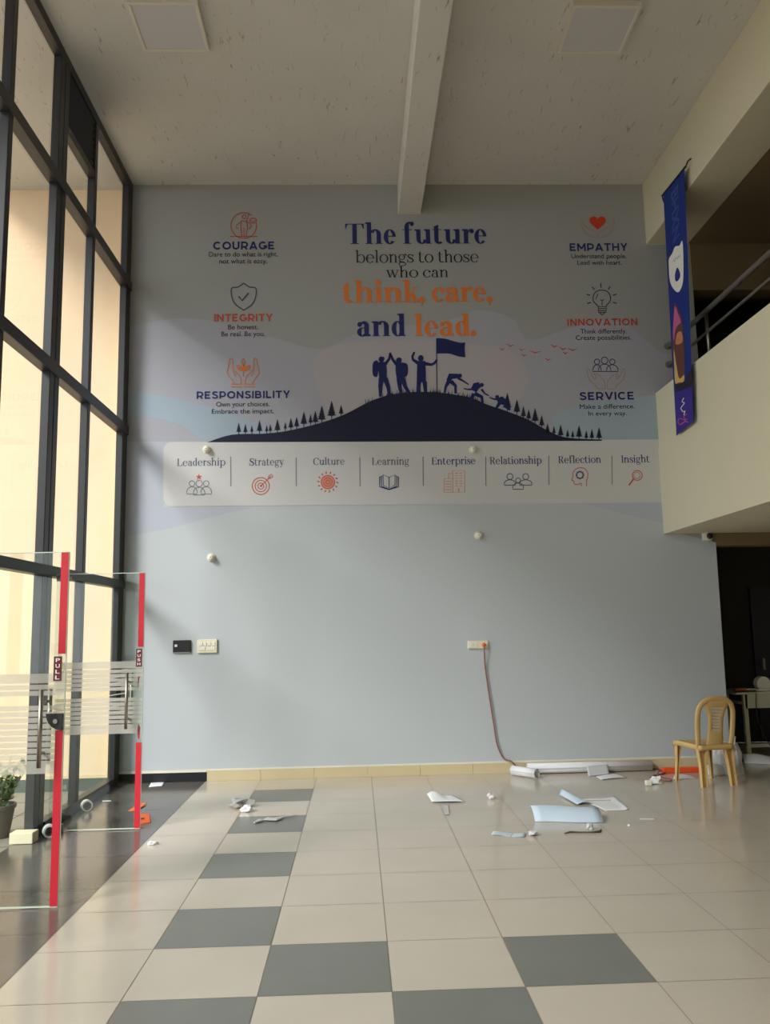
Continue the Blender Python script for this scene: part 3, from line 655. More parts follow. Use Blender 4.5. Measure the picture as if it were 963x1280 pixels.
icon('plant_in_hands_icon', [('orange_print', ln(hl, 1.0)+ln(mir(hl, 304.2), 1.0)+ln(q6([(285, 320), (335, 420)]), .9)+ln(mir(q6([(285, 320), (335, 420)]), 304.2), .9)+ln(q6([(268, 555), (455, 555), (455, 600), (268, 600)]), 1.0, True)+ln(mir(q6([(268, 555), (455, 555), (455, 600), (268, 600)]), 304.2), 1, True)+ln([(304.4, 471), (304.4, 458)], 1)+ln(leaf(304.4, 457, PI/2, 8.5, 2.4), 1.1, True)+ln(leaf(304.4, 463.5, PI*.2, 10.5, 2.0), 1.5, True)+ln(leaf(304.4, 463.5, PI*.8, 10.5, 2.0), 1.5, True)+[leaf(304.4, 463.5, PI*.2, 7.0, 1.2), leaf(304.4, 463.5, PI*.8, 7, 1.2), leaf(304.4, 463, PI/2, 8, 1.0)])])
def q5(pts): return [(720+x*.0623, 260+y*.0623) for x, y in pts]
hd = spline(q5([(110, 250), (135, 240), (160, 330), (200, 380), (270, 430), (370, 460), (420, 520), (420, 590), (370, 600), (250, 550), (180, 490), (130, 400), (105, 300)]), 3, True)
ht = spline([(747.3, 287.4), (738.4, 279.5), (737.2, 274), (741, 271), (745, 271.8), (747.2, 274.4)], 5)
icon('heart_in_hands_icon', [('heart', [ht+mir(ht, 747.2)[::-1]]), ('skin', ln(hd, .9, True)+ln(mir(hd, 747.4), .9, True))])
def q7(pts): return [(720+x*.0727, 345+y*.0727) for x, y in pts]
bl = spline(q7([(380, 530), (370, 510), (310, 450), (295, 390), (315, 310), (370, 260), (445, 248), (520, 260), (575, 310), (598, 390), (580, 450), (525, 510), (520, 530)]), 4)
rays = [[(430, 130), (435, 210)], [(280, 190), (320, 240)], [(590, 185), (555, 235)], [(185, 320), (245, 335)], [(700, 315), (635, 335)], [(195, 475), (260, 460)], [(700, 475), (635, 455)]]
icon('light_bulb_icon', [('ink', ln(bl, 1.0)+sum([ln(q7(r_), 1.1) for r_ in rays], [])+ln(q7([(385, 530), (385, 630), (520, 630), (525, 530)]), 1.0, True)+ln(q7([(385, 565), (525, 565)]), .9)+ln(q7([(385, 600), (525, 600)]), .9)+ln(q7([(410, 640), (450, 672), (495, 640)]), 1.1)+ln(q7([(450, 510), (450, 430), (420, 410)]), .8)+ln(q7([(450, 430), (480, 405)]), .8)+ln(q7([(340, 400), (380, 310)]), .8))])
def q8(pts): return [(720+x*.0831, 440+y*.0831) for x, y in pts]
def folk(f, sc, cx, cy_, r, w, hgt, wd=.9):
    return ln(f(circ(cx, cy_, r, 18)), wd, True)+ln(f([(cx-w, cy_+r+hgt)]+[(cx-w*math.cos(PI*k/10), cy_+r+hgt*.75-hgt*.7*math.sin(PI*k/10)) for k in range(11)]+[(cx+w, cy_+r+hgt)]), wd, True)
sh_ = spline(q8([(165, 270), (200, 260), (235, 350), (290, 410), (300, 360), (270, 330), (330, 340), (420, 430), (435, 500), (430, 555), (320, 555), (300, 510), (200, 420), (180, 340)]), 3, True)
icon('people_in_hands_icon', [('slate', folk(q8, 1, 432, 130, 50, 92, 115, 1.1)+folk(q8, 1, 318, 150, 40, 62, 105, 1.1)+folk(q8, 1, 548, 150, 40, 85, 105, 1.1)), ('skin', ln(sh_, .8, True)+ln(mir(sh_, 757.7), .8, True))])

# caption icons
def at3(ox, oy, k): return lambda pts: [(ox+x*k, oy+y*k) for x, y in pts]
f = at3(220, 570, .1558)
star = [(186+(27 if k % 2 == 0 else 11)*math.sin(PI*k/5), 170-(27 if k % 2 == 0 else 11)*math.cos(PI*k/5)) for k in range(10)]
icon('team_star_icon', [('brick', [f(star)]), ('grey_line', folk(f, 1, 130, 222, 22, 42, 62)+folk(f, 1, 244, 222, 22, 42, 62)+folk(f, 1, 187, 222, 26, 46, 66))], PAN, 7)
icon('target_icon', [('brick', ln(f(circ(682, 242, 68, 30)), 1.1, True)+ln(f(circ(682, 242, 46, 26)), 1.0, True)+ln(f(circ(682, 242, 24, 20)), 1.0, True)+[f(circ(684, 240, 9, 12))]+ln(f([(684, 240), (765, 162)]), 1.1)+ln(f([(742, 180), (746, 160), (768, 146), (780, 168), (758, 182)]), .9, True))], PAN, 7)
f = at3(370, 565, .1558)
cog = [q for k in range(14) for q in ln(f([(257+68*math.cos(2*PI*k/14), 242+68*math.sin(2*PI*k/14)), (257+84*math.cos(2*PI*k/14+.09), 242+84*math.sin(2*PI*k/14+.09))]), 1.5)]
icon('culture_icon', [('salmon', [f(circ(257, 242, 54, 26))]), ('brick', ln(f(circ(257, 242, 54, 26)), 1.0, True)+ln(f(circ(257, 242, 34, 20)), .8, True)+ln(f(circ(257, 242, 16, 14)), .9, True)+cog)], PAN, 7)
pg = [(748, 205), (700, 183), (700, 268), (748, 290)]
pgs = ln(f(pg), 1.1, True)
for dx in (-14, -28): pgs += ln(f([(700+dx+8, 190-dx*.3), (700+dx, 192-dx*.35), (700+dx, 272-dx*.3), (748, 296-dx*.25)]), 1.2)
icon('open_book_icon', [('navy', pgs+[[(2*(370+748*.1558)-x, y) for x, y in q] for q in pgs])], PAN, 7)
f = at3(520, 560, .1765)
bd = ln(f([(262, 160), (346, 160), (346, 315), (262, 315)]), .9, True)+ln(f([(200, 218), (262, 218), (262, 315), (200, 315)]), .9, True)+ln(f([(232, 218), (232, 182), (262, 182)]), .9)
for r_ in range(6):
    for c_ in (288, 318): bd += ln(f([(c_-10, 180+r_*18), (c_+10, 180+r_*18)]), .9)
for r_ in range(4): bd += ln(f([(212, 238+r_*19), (252, 238+r_*19)]), .9)
bd += ln(f([(304, 315), (304, 285)]), 1.6)
icon('office_towers_icon', [('salmon', bd)], PAN, 7)
icon('group_icon', [('slate', folk(f, 1, 666, 203, 21, 40, 40, 1.1)+folk(f, 1, 778, 203, 21, 44, 40, 1.1)+folk(f, 1, 724, 230, 17, 38, 46, 1.1))], PAN, 7)
f = at3(680, 555, .161)
icon('thinking_head_icon', [('brick', ln(f(spline([(290, 328), (288, 305), (262, 316), (236, 310), (230, 286), (216, 282), (226, 250), (228, 222), (250, 195), (285, 185), (320, 195), (340, 225), (340, 255), (332, 285), (332, 328)], 3)), 1.0)), ('slate', ln(f(circ(280, 242, 26, 20)), 1.9, True)+[q for k in range(8) for q in ln(f([(280+26*math.cos(PI*k/4), 242+26*math.sin(PI*k/4)), (280+35*math.cos(PI*k/4), 242+35*math.sin(PI*k/4))]), 1.0)])], PAN, 7)
icon('magnifier_icon', [('brick', ln(f(circ(725, 245, 38, 24)), 1.1, True)+ln(f(circ(722, 245, 24, 18)), .7, True)+ln(f([(696, 272), (660, 322)]), 1.8))], PAN, 7)

# ------------------------------------------------------------------ things on the ceiling and walls
def panel_lamp(x, y, label):
    o = thing('ceiling_light', label, 'ceiling light', (x, y, ZC), 0, 'square ceiling lights')
    h = .3; f = MB()
    for a in ((-h, h, -h, -h+.03), (-h, h, h-.03, h), (-h, -h+.03, -h+.03, h-.03), (h-.03, h, -h+.03, h-.03)): f.box(a[0], a[1], a[2], a[3], -.055, 0)
    f.build('frame', M['lampframe'], o, bevel=.003)
    MB().box(-h+.03, h-.03, -h+.03, h-.03, -.048, -.002).build('diffuser', M['diffuser'], o); return o
panel_lamp(-.5, 2.7, 'unlit square white surface light on the ceiling nearer the windows, left of the beam')
panel_lamp(3.31, 2.7, 'unlit square white surface light on the ceiling right of the beam, nearer the balcony')

def round_fitting(x, y, label):
    p = wp(x, y)
    o = thing('lamp_holder', label, 'wall fitting', (p.x, YW-.004, p.z), 0, 'round white wall fittings')
    MB().lathe([(.0, 0), (.046, 0), (.046, -.012), (.04, -.018), (.0, -.018)], (0, 0, 0), 'y', 24).build('base', M['ivory'], o, smooth=False)
    MB().lathe([(.0, -.018), (.03, -.018), (.034, -.03), (.034, -.05), (.028, -.062), (.012, -.066), (.0, -.066)], (0, 0, 0), 'y', 24).build('cap', M['white'], o, smooth=True)
    MB().cyl((0, -.065, 0), (0, -.069, 0), .006, 10).build('screw', M['dsteel'], o)
round_fitting(259, 562, 'round white wall fitting on the caption strip above the word Leadership')
round_fitting(591, 562.5, 'round white wall fitting on the caption strip above the word Enterprise')
round_fitting(264.5, 697, 'round white wall fitting low on the wall above the switches')
round_fitting(598, 669.5, 'round white wall fitting low on the wall above the socket')

def plate(name, label, cat, x0, x1, y0, y1, m, th=.022):
    a = wp(x0, y1); b = wp(x1, y0); o = thing(name, label, cat, ((a.x+b.x)/2, YW-LY, (a.z+b.z)/2))
    W, H = (b.x-a.x)/2, (b.z-a.z)/2
    MB().box(-W, W, -th, 0, -H, H).build('plate', m, o, bevel=.006); return o, W, H, th
o, W, H, th = plate('touch_switch', 'black touch switch plate on the wall left of the white switches', 'switch', 216.5, 239, 800, 816.5, M['black'])
MB().box(-W*.78, -W*.5, -th-.003, -th, -.002, H*.35).build('indicator', M['white'], o, bevel=.001)
MB().box(-W*.95, W*.95, -th-.001, -th, -H*.98, -H*.86).build('trim_line', M['dsteel'], o)
o, W, H, th = plate('switch_board', 'ivory switch board with two rows of switches beside the black plate', 'switch', 247, 272, 799, 816.5, M['ivory'])
for k in range(4): MB().box(-W*.8+k*W*.42, -W*.8+k*W*.42+W*.34, -th-.006, -th, H*.08, H*.62).build('switch', M['white'], o, bevel=.002)
MB().box(-W*.8, -W*.2, -th-.004, -th, -H*.6, -H*.05).build('socket_cover', M['white'], o, bevel=.002)
MB().box(-.0*W, W*.8, -th-.004, -th, -H*.6, -H*.05).build('socket_cover', M['white'], o, bevel=.002)
o, W, H, th = plate('wall_socket', 'ivory wall socket above the skirting with an orange plug in it', 'socket', 585, 610, 800.5, 811, M['ivory'])
MB().box(-W*.85, -W*.1, -th-.005, -th, -H*.65, H*.65).build('switch', M['white'], o, bevel=.002)
sp_ = MB()
for k in range(3): sp_.cyl((-W*.48+.012*math.cos(PI/2+k*2*PI/3), -th-.005, .012*math.sin(PI/2+k*2*PI/3)), (-W*.48+.012*math.cos(PI/2+k*2*PI/3), -th-.006, .012*math.sin(PI/2+k*2*PI/3)), .004, 8)
sp_.build('socket_holes', M['black'], o)

# security camera under the balcony
p = at(882, 671, 1, YW)
o = thing('security_camera', 'small white security camera on the wall under the balcony edge', 'camera', (p.x, YW-LY, p.z))
MB().box(-.045, .045, -.03, 0, -.045, .045).build('bracket', M['white'], o, bevel=.006)
MB().lathe([(0, -.03), (.05, -.03), (.052, -.09), (.045, -.11), (0, -.11)], (0, 0, 0), 'y', 22).build('housing', M['white'], o)
MB().lathe([(0, -.11), (.036, -.11), (.034, -.125), (.02, -.132), (0, -.134)], (.004, 0, -.004), 'y', 20).build('lens', M['black'], o, smooth=True)

# balcony hand rail
r1 = at(834.5, 433, 1, YW); r2 = at(834.5, 456, 1, YW)
RX = r1.x; z1_ = r1.z; z2_ = r2.z
o = thing('balcony_railing', 'steel hand rail with a lower bar along the balcony parapet', 'railing', (RX, 0, 4.285))
MB().cyl((0, -9, z1_-4.285), (0, YW-.01, z1_-4.285), .028, 14).build('top_rail', M['dsteel'], o, smooth=True)
MB().cyl((0, -9, z2_-4.285), (0, YW-.01, z2_-4.285), .016, 12).build('lower_rail', M['dsteel'], o, smooth=True)
for k, y in enumerate((4.28, 2.7, 1.1, -.5, -2.1)): MB().cyl((0, y, 0), (0, y, z1_-4.285), .019, 12).build('post', M['steel'], o, smooth=True)
for z in (z1_, z2_): MB().cyl((0, YW-.012-LY, z-4.285), (0, YW-.001-LY, z-4.285), .042, 16).build('wall_flange', M['dsteel'], o)

# hanging banner
XB = 4.585
bn = thing('hanging_banner', 'tall narrow blue banner hanging from the balcony beam in front of the parapet', 'banner', (XB, 4.2, 6.3))
def bp(x, y, k=1): p = at(x, y, 0, XB); return Vector((-.0012*k, p.y-4.2, p.z-6.3))
def bpr(polys, name, m, k=1, parent=bn):
    b = MB()
    for q in polys: b.poly([bp(x, y, k) for x, y in q])
    return b.build(name, M[m], parent)
TL, TR, BL, BR = bp(829.5, 244, 0), bp(856, 211.5, 0), bp(846, 545, 0), bp(867.5, 524, 0)
g = MB(); nn = 12
for i in range(nn+1):
    pass
rows = []
for i in range(nn+1):
    t = i/nn; a = TL.lerp(BL, t); b = TR.lerp(BR, t)
    rows.append([a.lerp(b, k/4)+Vector((.0006*math.sin(t*9+k), 0, 0)) for k in range(5)])
g.rings(rows, closed=False, cap=False); CL = g.build('cloth', M['ban_blue'], bn, smooth=True)
MB().cyl(TL+Vector((0, .03, .01)), TR+Vector((0, -.03, .01)), .012, 10).build('top_rod', M['black'], bn)
MB().tube([TR+Vector((0, -.02, .0)), TR+Vector((.02, -.05, .06)), TR+Vector((.05, -.07, .08))], .008, 8).build('tie_string', M['black'], bn)
MB().tube([TL+Vector((0, .03, .0)), TL+Vector((.02, .05, -.05)), TL+Vector((.04, .03, -.1))], .008, 8).build('tie_string', M['black'], bn)
def b1(pts): return [(815+x*.1406, 200+y*.1406) for x, y in pts]
def b2(pts): return [(815+x*.1406, 370+y*.1406) for x, y in pts]
bpr([spline(b1([(272, 715), (282, 800), (285, 1000), (275, 1110), (240, 1175), (200, 1150), (165, 1080), (155, 960), (155, 880), (185, 830), (210, 770), (250, 760)]), 3, True)], 'shield_emblem', 'print_white', 2)
bpr([spline(b1([(232, 955), (258, 1020), (240, 1070), (215, 1075), (210, 1020)]), 4, True)], 'drop_emblem', 'ban_blue', 3)
bpr(sum([stroke(b1(q), .6) for q in [[(195, 890), (205, 905), (215, 870)], [(222, 865), (232, 885), (238, 858)], [(240, 850), (250, 870), (256, 842)]]], []), 'emblem_writing', 'grey_line', 3)
me = textmesh('BHXN', .02)
us = [q.co.x for q in me.vertices]; vs = [q.co.y for q in me.vertices]
for q in me.vertices:
    u = (q.co.x-min(us))/(max(us)-min(us)); v_ = (q.co.y-min(vs))/(max(vs)-min(vs))
    xx = 175+ (1-v_)*0 + v_*62 + u*12; yy = 255+u*455-(v_-.5)*90
    q.co = bp(815+xx*.1406, 200+yy*.1406, 2)
me.materials.append(M['ban_light']); o = bpy.data.objects.new('banner_writing', me); C.objects.link(o); o.parent = bn
bpr([spline(b2([(205, 60), (250, 140), (275, 230), (282, 330), (290, 430), (296, 640), (285, 760), (215, 775), (205, 640), (190, 480), (192, 300), (200, 150)]), 3, True)], 'figure_print', 'ban_brown', 2)
bpr([spline(b2([(210, 90), (235, 150), (262, 230), (235, 260), (215, 300), (200, 400), (192, 320), (200, 180)]), 3, True)], 'figure_print', 'ban_pink', 3)
bpr([spline(b2([(232, 330), (270, 320), (280, 400), (245, 430), (215, 420)]), 3, True)], 'figure_print', 'ban_skin', 4)
bpr([spline(b2([(200, 470), (225, 620), (250, 735), (292, 700), (290, 760), (240, 770), (213, 775), (205, 640)]), 3, True)], 'figure_print', 'ban_gold', 4)
bpr([b2([(330, 680), (360, 640), (366, 800), (215, 870), (212, 780), (300, 760)])], 'lower_field', 'ban_dark', 1.5)
bpr([b2([(213, 860), (366, 800), (372, 1118), (220, 1242)])], 'lower_field', 'ban_purple', 1.6)
bpr(sum([stroke(b2(spline(q, 4)), .9) for q in [[(290, 905), (275, 940), (295, 950), (270, 985), (262, 1000)], [(262, 1000), (285, 1030), (300, 1020), (290, 1060)]]], []), 'script_writing', 'print_white', 4)
bpr(sum([stroke(b2(spline(q, 4)), .9) for q in [[(320, 1050), (290, 1070), (300, 1100), (250, 1090), (240, 1130), (270, 1140), (320, 1090)], [(250, 1150), (290, 1120), (330, 1120)]]], []), 'script_writing', 'ban_pink', 4)

# ------------------------------------------------------------------ plastic chair
def chair():
    o = thing('plastic_chair', 'tan moulded plastic chair without arms standing by the end wall under the balcony', 'chair', (4.56, 4.53, 0), math.radians(12))
    m = M['chair']
    SH = .40
    # seat: dished panel with a turned down rim
    s = MB(); rows = []; ny, nx = 12, 12
    for i in range(ny+1):
        y = -.19+.40*i/ny; wd = .18+.025*i/ny; row = []
        for k in range(nx+1):
            u = -1+2*k/nx; z = SH-.018*(1-u*u)*(1-((i/ny-.5)*2)**2) + (.012*max(0, i/ny-.0)) - .03*max(0, i/ny-.85)/.15*.5
            row.append(Vector((u*wd, y+(.012*(1-u*u) if i == ny else 0), z)))
        rows.append(row)
    s.rings(rows, closed=False, cap=False)
    # rim all round
    loop = rows[0]+[r[-1] for r in rows[1:]]+rows[-1][-2::-1]+[r[0] for r in rows[-2:0:-1]]
    c_ = Vector((0, .01, 0))
    r2 = [Vector((p.x*1.05, (p.y-.01)*1.05+.01, p.z-.012)) for p in loop]; r3 = [Vector((p.x*1.06, (p.y-.01)*1.06+.01, p.z-.05)) for p in loop]
    s.rings([loop+[loop[0]], r2+[r2[0]], r3+[r3[0]]], closed=False, cap=False)
    s.build('seat', m, o, smooth=True, solid=.006)
    # legs: channel sections, splayed
    def leg(x0, y0, x1, y1, w0, w1, d0, d1, face, name='leg'):
        L = MB(); rows = []
        N = 9
        for i in range(N+1):
            t = i/N; z = (SH-.02)*(1-t)
            x = x0+(x1-x0)*t**.85; y = y0+(y1-y0)*t**.85; w_ = (w0+(w1-w0)*min(1, t*2.2))/2; d_ = d0+(d1-d0)*t; th_ = .007
            sx = -1 if x0 < 0 else 1
            # U section, open towards 'face' in y
            f_ = face
            sec = [(-w_, f_*d_/2), (-w_, -f_*d_/2), (w_, -f_*d_/2), (w_, f_*d_/2), (w_-th_, f_*d_/2), (w_-th_, -f_*(d_/2-th_)), (-w_+th_, -f_*(d_/2-th_)), (-w_+th_, f_*d_/2)]
            rows.append([Vector((x+a, y+b, z)) for a, b in sec])
        L.rings(rows); return L.build(name, m, o)
    leg(-.175, .18, -.205, .205, .06, .03, .045, .03, -1)
    leg(.175, .18, .205, .205, .06, .03, .045, .03, -1)
    leg(-.15, -.165, -.165, -.2, .10, .066, .05, .036, -1)
    leg(.15, -.165, .165, -.2, .10, .066, .05, .036, -1)
    # back: arched frame
    arch = spline([(-.185, -.165, SH-.03), (-.192, -.185, SH+.06), (-.2, -.205, SH+.2), (-.197, -.225, SH+.32), (-.165, -.24, SH+.395), (-.09, -.248, SH+.44), (0, -.25, SH+.452), (.09, -.248, SH+.44), (.165, -.24, SH+.395), (.197, -.225, SH+.32), (.2, -.205, SH+.2), (.192, -.185, SH+.06), (.185, -.165, SH-.03)], 5)
    b = MB(); b.tube(arch, .015, 10, ry=.028, up=(0, 1, 0)); b.build('back_frame', m, o, smooth=True)
    # splat with slots
    yb = lambda z: -.172-.078*((z-SH)/.44)**.9 if z > SH else -.172
    s = MB(); zz = [SH-.03+k*(.455/30) for k in range(31)]
    def half(z):
        t = (z-SH)/.43; return .094-.012*math.sin(PI*min(1, max(0, t*1.25)))+(.075*max(0, (t-.62)/.38)**1.6)
    cols = [-1, -.82, -.5, .5, .82, 1]
    for k in range(30):
        z0, z1 = zz[k], zz[k+1]; slot = 11 <= k <= 25 and k % 2 == 1
        for q in range(5):
            if slot and q == 2: continue
            pts = []
            for z, cc in ((z0, cols[q]), (z0, cols[q+1]), (z1, cols[q+1]), (z1, cols[q])):
                u = cc*half(z); pts.append((u, yb(max(z, SH))-.012*(1-cc*cc), z))
            s.poly(pts)
    s.build('back_splat', m, o, smooth=True, solid=.008)
    # top web between splat and arch
    return o
chair()

# ------------------------------------------------------------------ table in the dark recess, and what is on it
tb = thing('table', 'ivory painted steel table at the dark opening on the right', 'table', (5.62, 6.05, 0))
MB().box(0, 1.3, 0, .6, .725, .75).build('table_top', M['table'], tb, bevel=.004)
MB().box(.12, 1.26, .03, .05, .56, .725).build('apron', M['table'], tb)
for x in (.1, 1.22):
    for y in (.03, .53): MB().box(x, x+.05, y, y+.05, 0, .725).build('leg', M['table'], tb, bevel=.003)
MB().box(.1, .13, .08, .53, .6, .63).build('side_rail', M['table'], tb)
MB().box(1.24, 1.27, .08, .53, .6, .63).build('side_rail', M['table'], tb)
MB().box(.15, 1.22, .04, .07, .1, .14).build('stretcher', M['table'], tb)
b = MB(); b.tube([(5.72, 6.32, .766), (5.82, 6.36, .768), (5.95, 6.14, .766), (6.1, 6.12, .77), (6.3, 6.2, .766)], .012, 10)
tag(b.build('white_cable', M['wcable'], smooth=True), 'thick white cable lying along the table top', 'cable')
b = MB(); b.lathe([(.0, -.05), (.04, -.05), (.085, -.05), (.085, .05), (.04, .05), (0, .05)], (6.06, 6.28, .836), 'y', 26)
tag(b.build('paper_reel', M['white'], smooth=False), 'white round reel standing on the table at the frame edge', 'reel')
b = MB(); b.box(5.66, 5.8, 6.14, 6.24, .751, .785); tag(b.build('red_tool_case', M['orange'], bevel=.01), 'small red case on the left corner of the table', 'case')
b = MB(); b.tube(spline([(5.225, 5.66, 1.25), (5.24, 5.66, 1.1), (5.29, 5.75, .95), (5.4, 5.9, .83), (5.55, 6.02, .78), (5.7, 6.1, .765), (5.9, 6.12, .76)], 5), .008, 8)
tag(b.build('hanging_cable', M['bcable'], smooth=True), 'thin brown cable drooping from the wall edge to the table', 'cable')
b = MB(); b.tube(spline([(5.86, 6.035, .74), (5.84, 6.02, .6), (5.86, 6.03, .4), (5.95, 6.0, .15), (6.1, 5.98, .012), (6.3, 6.0, .012)], 5), .006, 8)
tag(b.build('drooping_wire', M['bcable'], smooth=True), 'dark wire hanging down the front of the table', 'cable')

# ------------------------------------------------------------------ extension board with its red cord
es = at(848, 960, 2, .0)
ex = thing('extension_board', 'orange extension board by the skirting, its red cord running to the wall socket', 'extension board', (4.53, 5.14, 0))
X0 = Vector((4.53, 5.14, 0))
MB().box(-.2, .2, -.04, .04, .0, .055).build('body', M['orange'], ex, bevel=.01)
for k in range(4): MB().cyl((-.13+k*.085, 0, .055), (-.13+k*.085, 0, .057), .022, 14).build('outlet', M['orange_pl'], ex)
ps = wp(604.5, 806)
MB().lathe([(0, 0), (.022, 0), (.02, -.02), (.012, -.045), (0, -.047)], Vector((ps.x, YW-.027, ps.z))-X0, 'y', 14).build('plug', M['orange'], ex, smooth=True)
cw = []
for x, y in [(604.5, 809), (606, 830), (608.5, 850), (613, 880), (617, 905), (620, 925), (624, 938), (630, 948)]:
    q = wp(x, y); cw.append((q.x, YW-.028, q.z))
cw[0] = (cw[0][0], YW-.06, cw[0][2])
cw += [(2.74, YW-.05, .13), (2.83, YW-.03, .04), (3.0, YW-.03, .03), (3.3, YW-.025, .02), (4.2, YW-.025, .012), (4.36, 5.27, .012), (4.31, 5.05, .012), (4.2, 4.98, .01), (4.1, 4.84, .01), (4.15, 4.7, .01), (4.23, 4.64, .01), (4.27, 4.75, .01), (4.2, 4.86, .016), (4.22, 4.98, .02), (4.28, 5.1, .022), (4.34, 5.14, .025)]
b = MB(); b.tube([Vector(q)-X0 for q in spline(cw, 6)], .0075, 8); b.build('cord', M['cable'], ex, smooth=True)
b = MB(); b.tube(spline([(4.735, 5.14, .012), (4.8, 5.2, .01), (4.95, 5.25, .01), (5.1, 5.33, .01), (5.25, 5.3, .01)], 5), .007, 8)
tag(b.build('dark_lead', M['bcable'], smooth=True), 'dark lead running from the orange board along the skirting', 'cable')

# ------------------------------------------------------------------ paper rolls and litter
def roll(name, label, a, b, r, m, turns=2.6, cat='paper roll', group=None, th=.004):
    a, b = Vector(a), Vector(b); t = (b-a).normalized(); up = Vector((0, 0, 1)); sd = t.cross(up).normalized(); up = sd.cross(t)
    g = MB(); N = 60; rows = []
    for e in (a, b):
        rows.append([e+sd*((r-th*1.4*turns*k/N)*math.cos(2*PI*turns*k/N))+up*((r-th*1.4*turns*k/N)*math.sin(2*PI*turns*k/N)) for k in range(N+1)])
    g.rings(rows, closed=False, cap=False); return tag(g.build(name, m, smooth=True, solid=.002), label, cat, group)
roll('paper_roll', 'long white paper roll lying along the skirting', (2.9, 5.285, .058), (4.27, 5.295, .058), .056, M['paper'])
roll('paper_roll', 'short white paper roll lying slantwise at the left end of the long roll', (2.73, 5.23, .054), (2.94, 4.98, .054), .052, M['paper'])
def sheet_(name, label, corners, m, hfun=None, cat='paper', n=10, group=None, z=.003, solid=.0015):
    "a sheet on the floor from four corner points, lifted by hfun(u, v)"
    c = [Vector(q) if len(q) == 3 else fp(*q) for q in corners]; rows = []
    for i in range(n+1):
        v = i/n; row = []
        for k in range(n+1):
            u = k/n; p = c[0].lerp(c[1], u).lerp(c[3].lerp(c[2], u), v)
            row.append(p+Vector((0, 0, z+(hfun(u, v) if hfun else 0))))
        rows.append(row)
    g = MB(); g.rings(rows, closed=False, cap=False)
    return tag(g.build(name, m, smooth=True, solid=solid), label, cat, group)
# curled pale blue sheet in the middle of the floor
a, b = fp(669, 1027.5), fp(755, 1029)
prof = spline([(0, 0), (.02, .03), (.075, .07), (.14, .092), (.175, .09), (.2, .075)], 4)
rows2 = [[a.lerp(b, q/8)+Vector((.0, dy+.006*math.sin(q*.9), .003+z*(1+.06*math.sin(q*.7)))) for dy, z in prof] for q in range(9)]
g = MB(); g.rings(rows2, closed=False, cap=False)
tag(g.build('wallpaper_offcut', M['paper_b'], smooth=True, solid=.002), 'wide curled pale blue wallpaper offcut in the middle of the floor', 'paper')
sheet_('wallpaper_sheet', 'white sheet lying flat behind the curled blue offcut, edge turned up', [(757, 1014), (786, 1013), (769, 996.5), (722, 998)], M['paper'], lambda u, v: .012*max(0, u-.85)/.15+.004*math.sin(6*v))
sheet_('paper_strip', 'narrow pale blue strip propped slantwise on the floor behind the curled offcut', [(722, 1007), (742, 1006), (708, 993.5), (699, 994.5)], M['paper_b'], lambda u, v: .008+.045*math.sin(PI*u)*(.4+.6*v))
sheet_('paper_strip', 'long thin pale strip on the floor in front, left of the curled offcut', [(614, 1044), (656, 1047), (658, 1042.5), (617, 1039.5)], M['paper_b'], lambda u, v: .004*math.sin(8*u))
def crumple(name, label, c, sx, sy_, sz, m, seed=0, cat='scrap', group=None, n=2, rough=.35):
    random.seed(seed); bm = bmesh.new(); bmesh.ops.create_icosphere(bm, subdivisions=n, radius=1)
    for v in bm.verts:
        k = 1+random.uniform(-rough, rough); v.co = Vector((v.co.x*sx*k, v.co.y*sy_*k, v.co.z*sz*k))
    lo = min(v.co.z for v in bm.verts)
    for v in bm.verts: v.co.z = max(v.co.z-lo*.75, 0.0)
    lo = min(v.co.z for v in bm.verts)
    me = bpy.data.meshes.new(name); bm.to_mesh(me); bm.free(); me.materials.append(m)
    o = bpy.data.objects.new(name, me); C.objects.link(o); o.location = (c[0], c[1], .0005-lo); return tag(o, label, cat, group)
p = fp(660, 1044.5); crumple('paper_scrap', 'tiny crumpled knot at the end of the thin pale strip', (p.x+.04, p.y), .035, .03, .02, M['paper_g'], 4)
sheet_('torn_paper', 'torn white paper with raised corners lying left of centre near the wall', [(540, 1004), (582, 1003.5), (566, 996), (534, 996)], M['paper'], lambda u, v: .045*max(0, math.sin(PI*u*1.5+.3))*max(0, v-.1)+.012)
sheet_('paper_tail', 'short see-through strip of tape on the floor below the torn white paper', [(557, 1019), (562, 1019), (561, 1006), (556, 1006)], M['foil'], lambda u, v: .004)
b = MB(); q = [fp(706, 1043), fp(713, 1041), fp(725, 1041.5), fp(738, 1041.5), fp(750, 1041), fp(752, 1038)]
b.tube([v+Vector((0, 0, .007)) for v in q], [.004, .008, .006, .006, .012, .006], 8, ry=.004); tag(b.build('twisted_wire', M['scrap_dk'], smooth=True), 'thin twisted dark strip on the floor in front of the curled offcut', 'scrap')
p = fp(740, 1039); crumple('paper_scrap', 'small grey crumpled scrap on the twisted dark strip', (p.x, p.y+.05), .03, .03, .028, M['paper_g'], 9)
p = fp(614, 999); crumple('paper_scrap', 'small crumpled white scrap between the torn paper and the rolls', (p.x, p.y), .03, .04, .035, M['paper'], 12)
p = fp(302, 1008); o = crumple('foil_scrap', 'shiny crumpled tape scrap beside the far dark tiles', (p.x, p.y), .10, .11, .035, M['foil'], 5, rough=.5)
p = fp(308, 1015); crumple('paper_scrap', 'small white scrap just in front of the shiny tape scrap', (p.x, p.y), .05, .05, .03, M['paper'], 6)
b = MB(); q = [fp(318, 1030), fp(326, 1027), fp(334, 1025.5), fp(344, 1026), fp(354, 1023), fp(371, 1020.5)]
b.tube([v+Vector((0, 0, .012)) for v in q], [.008, .03, .05, .05, .014, .008], 8, ry=[.006, .01, .011, .011, .006, .004], up=(1, 1, 0))
tag(b.build('tape_strip', M['foil'], smooth=False), 'twisted silvery tape strip lying on the second dark tile', 'scrap')
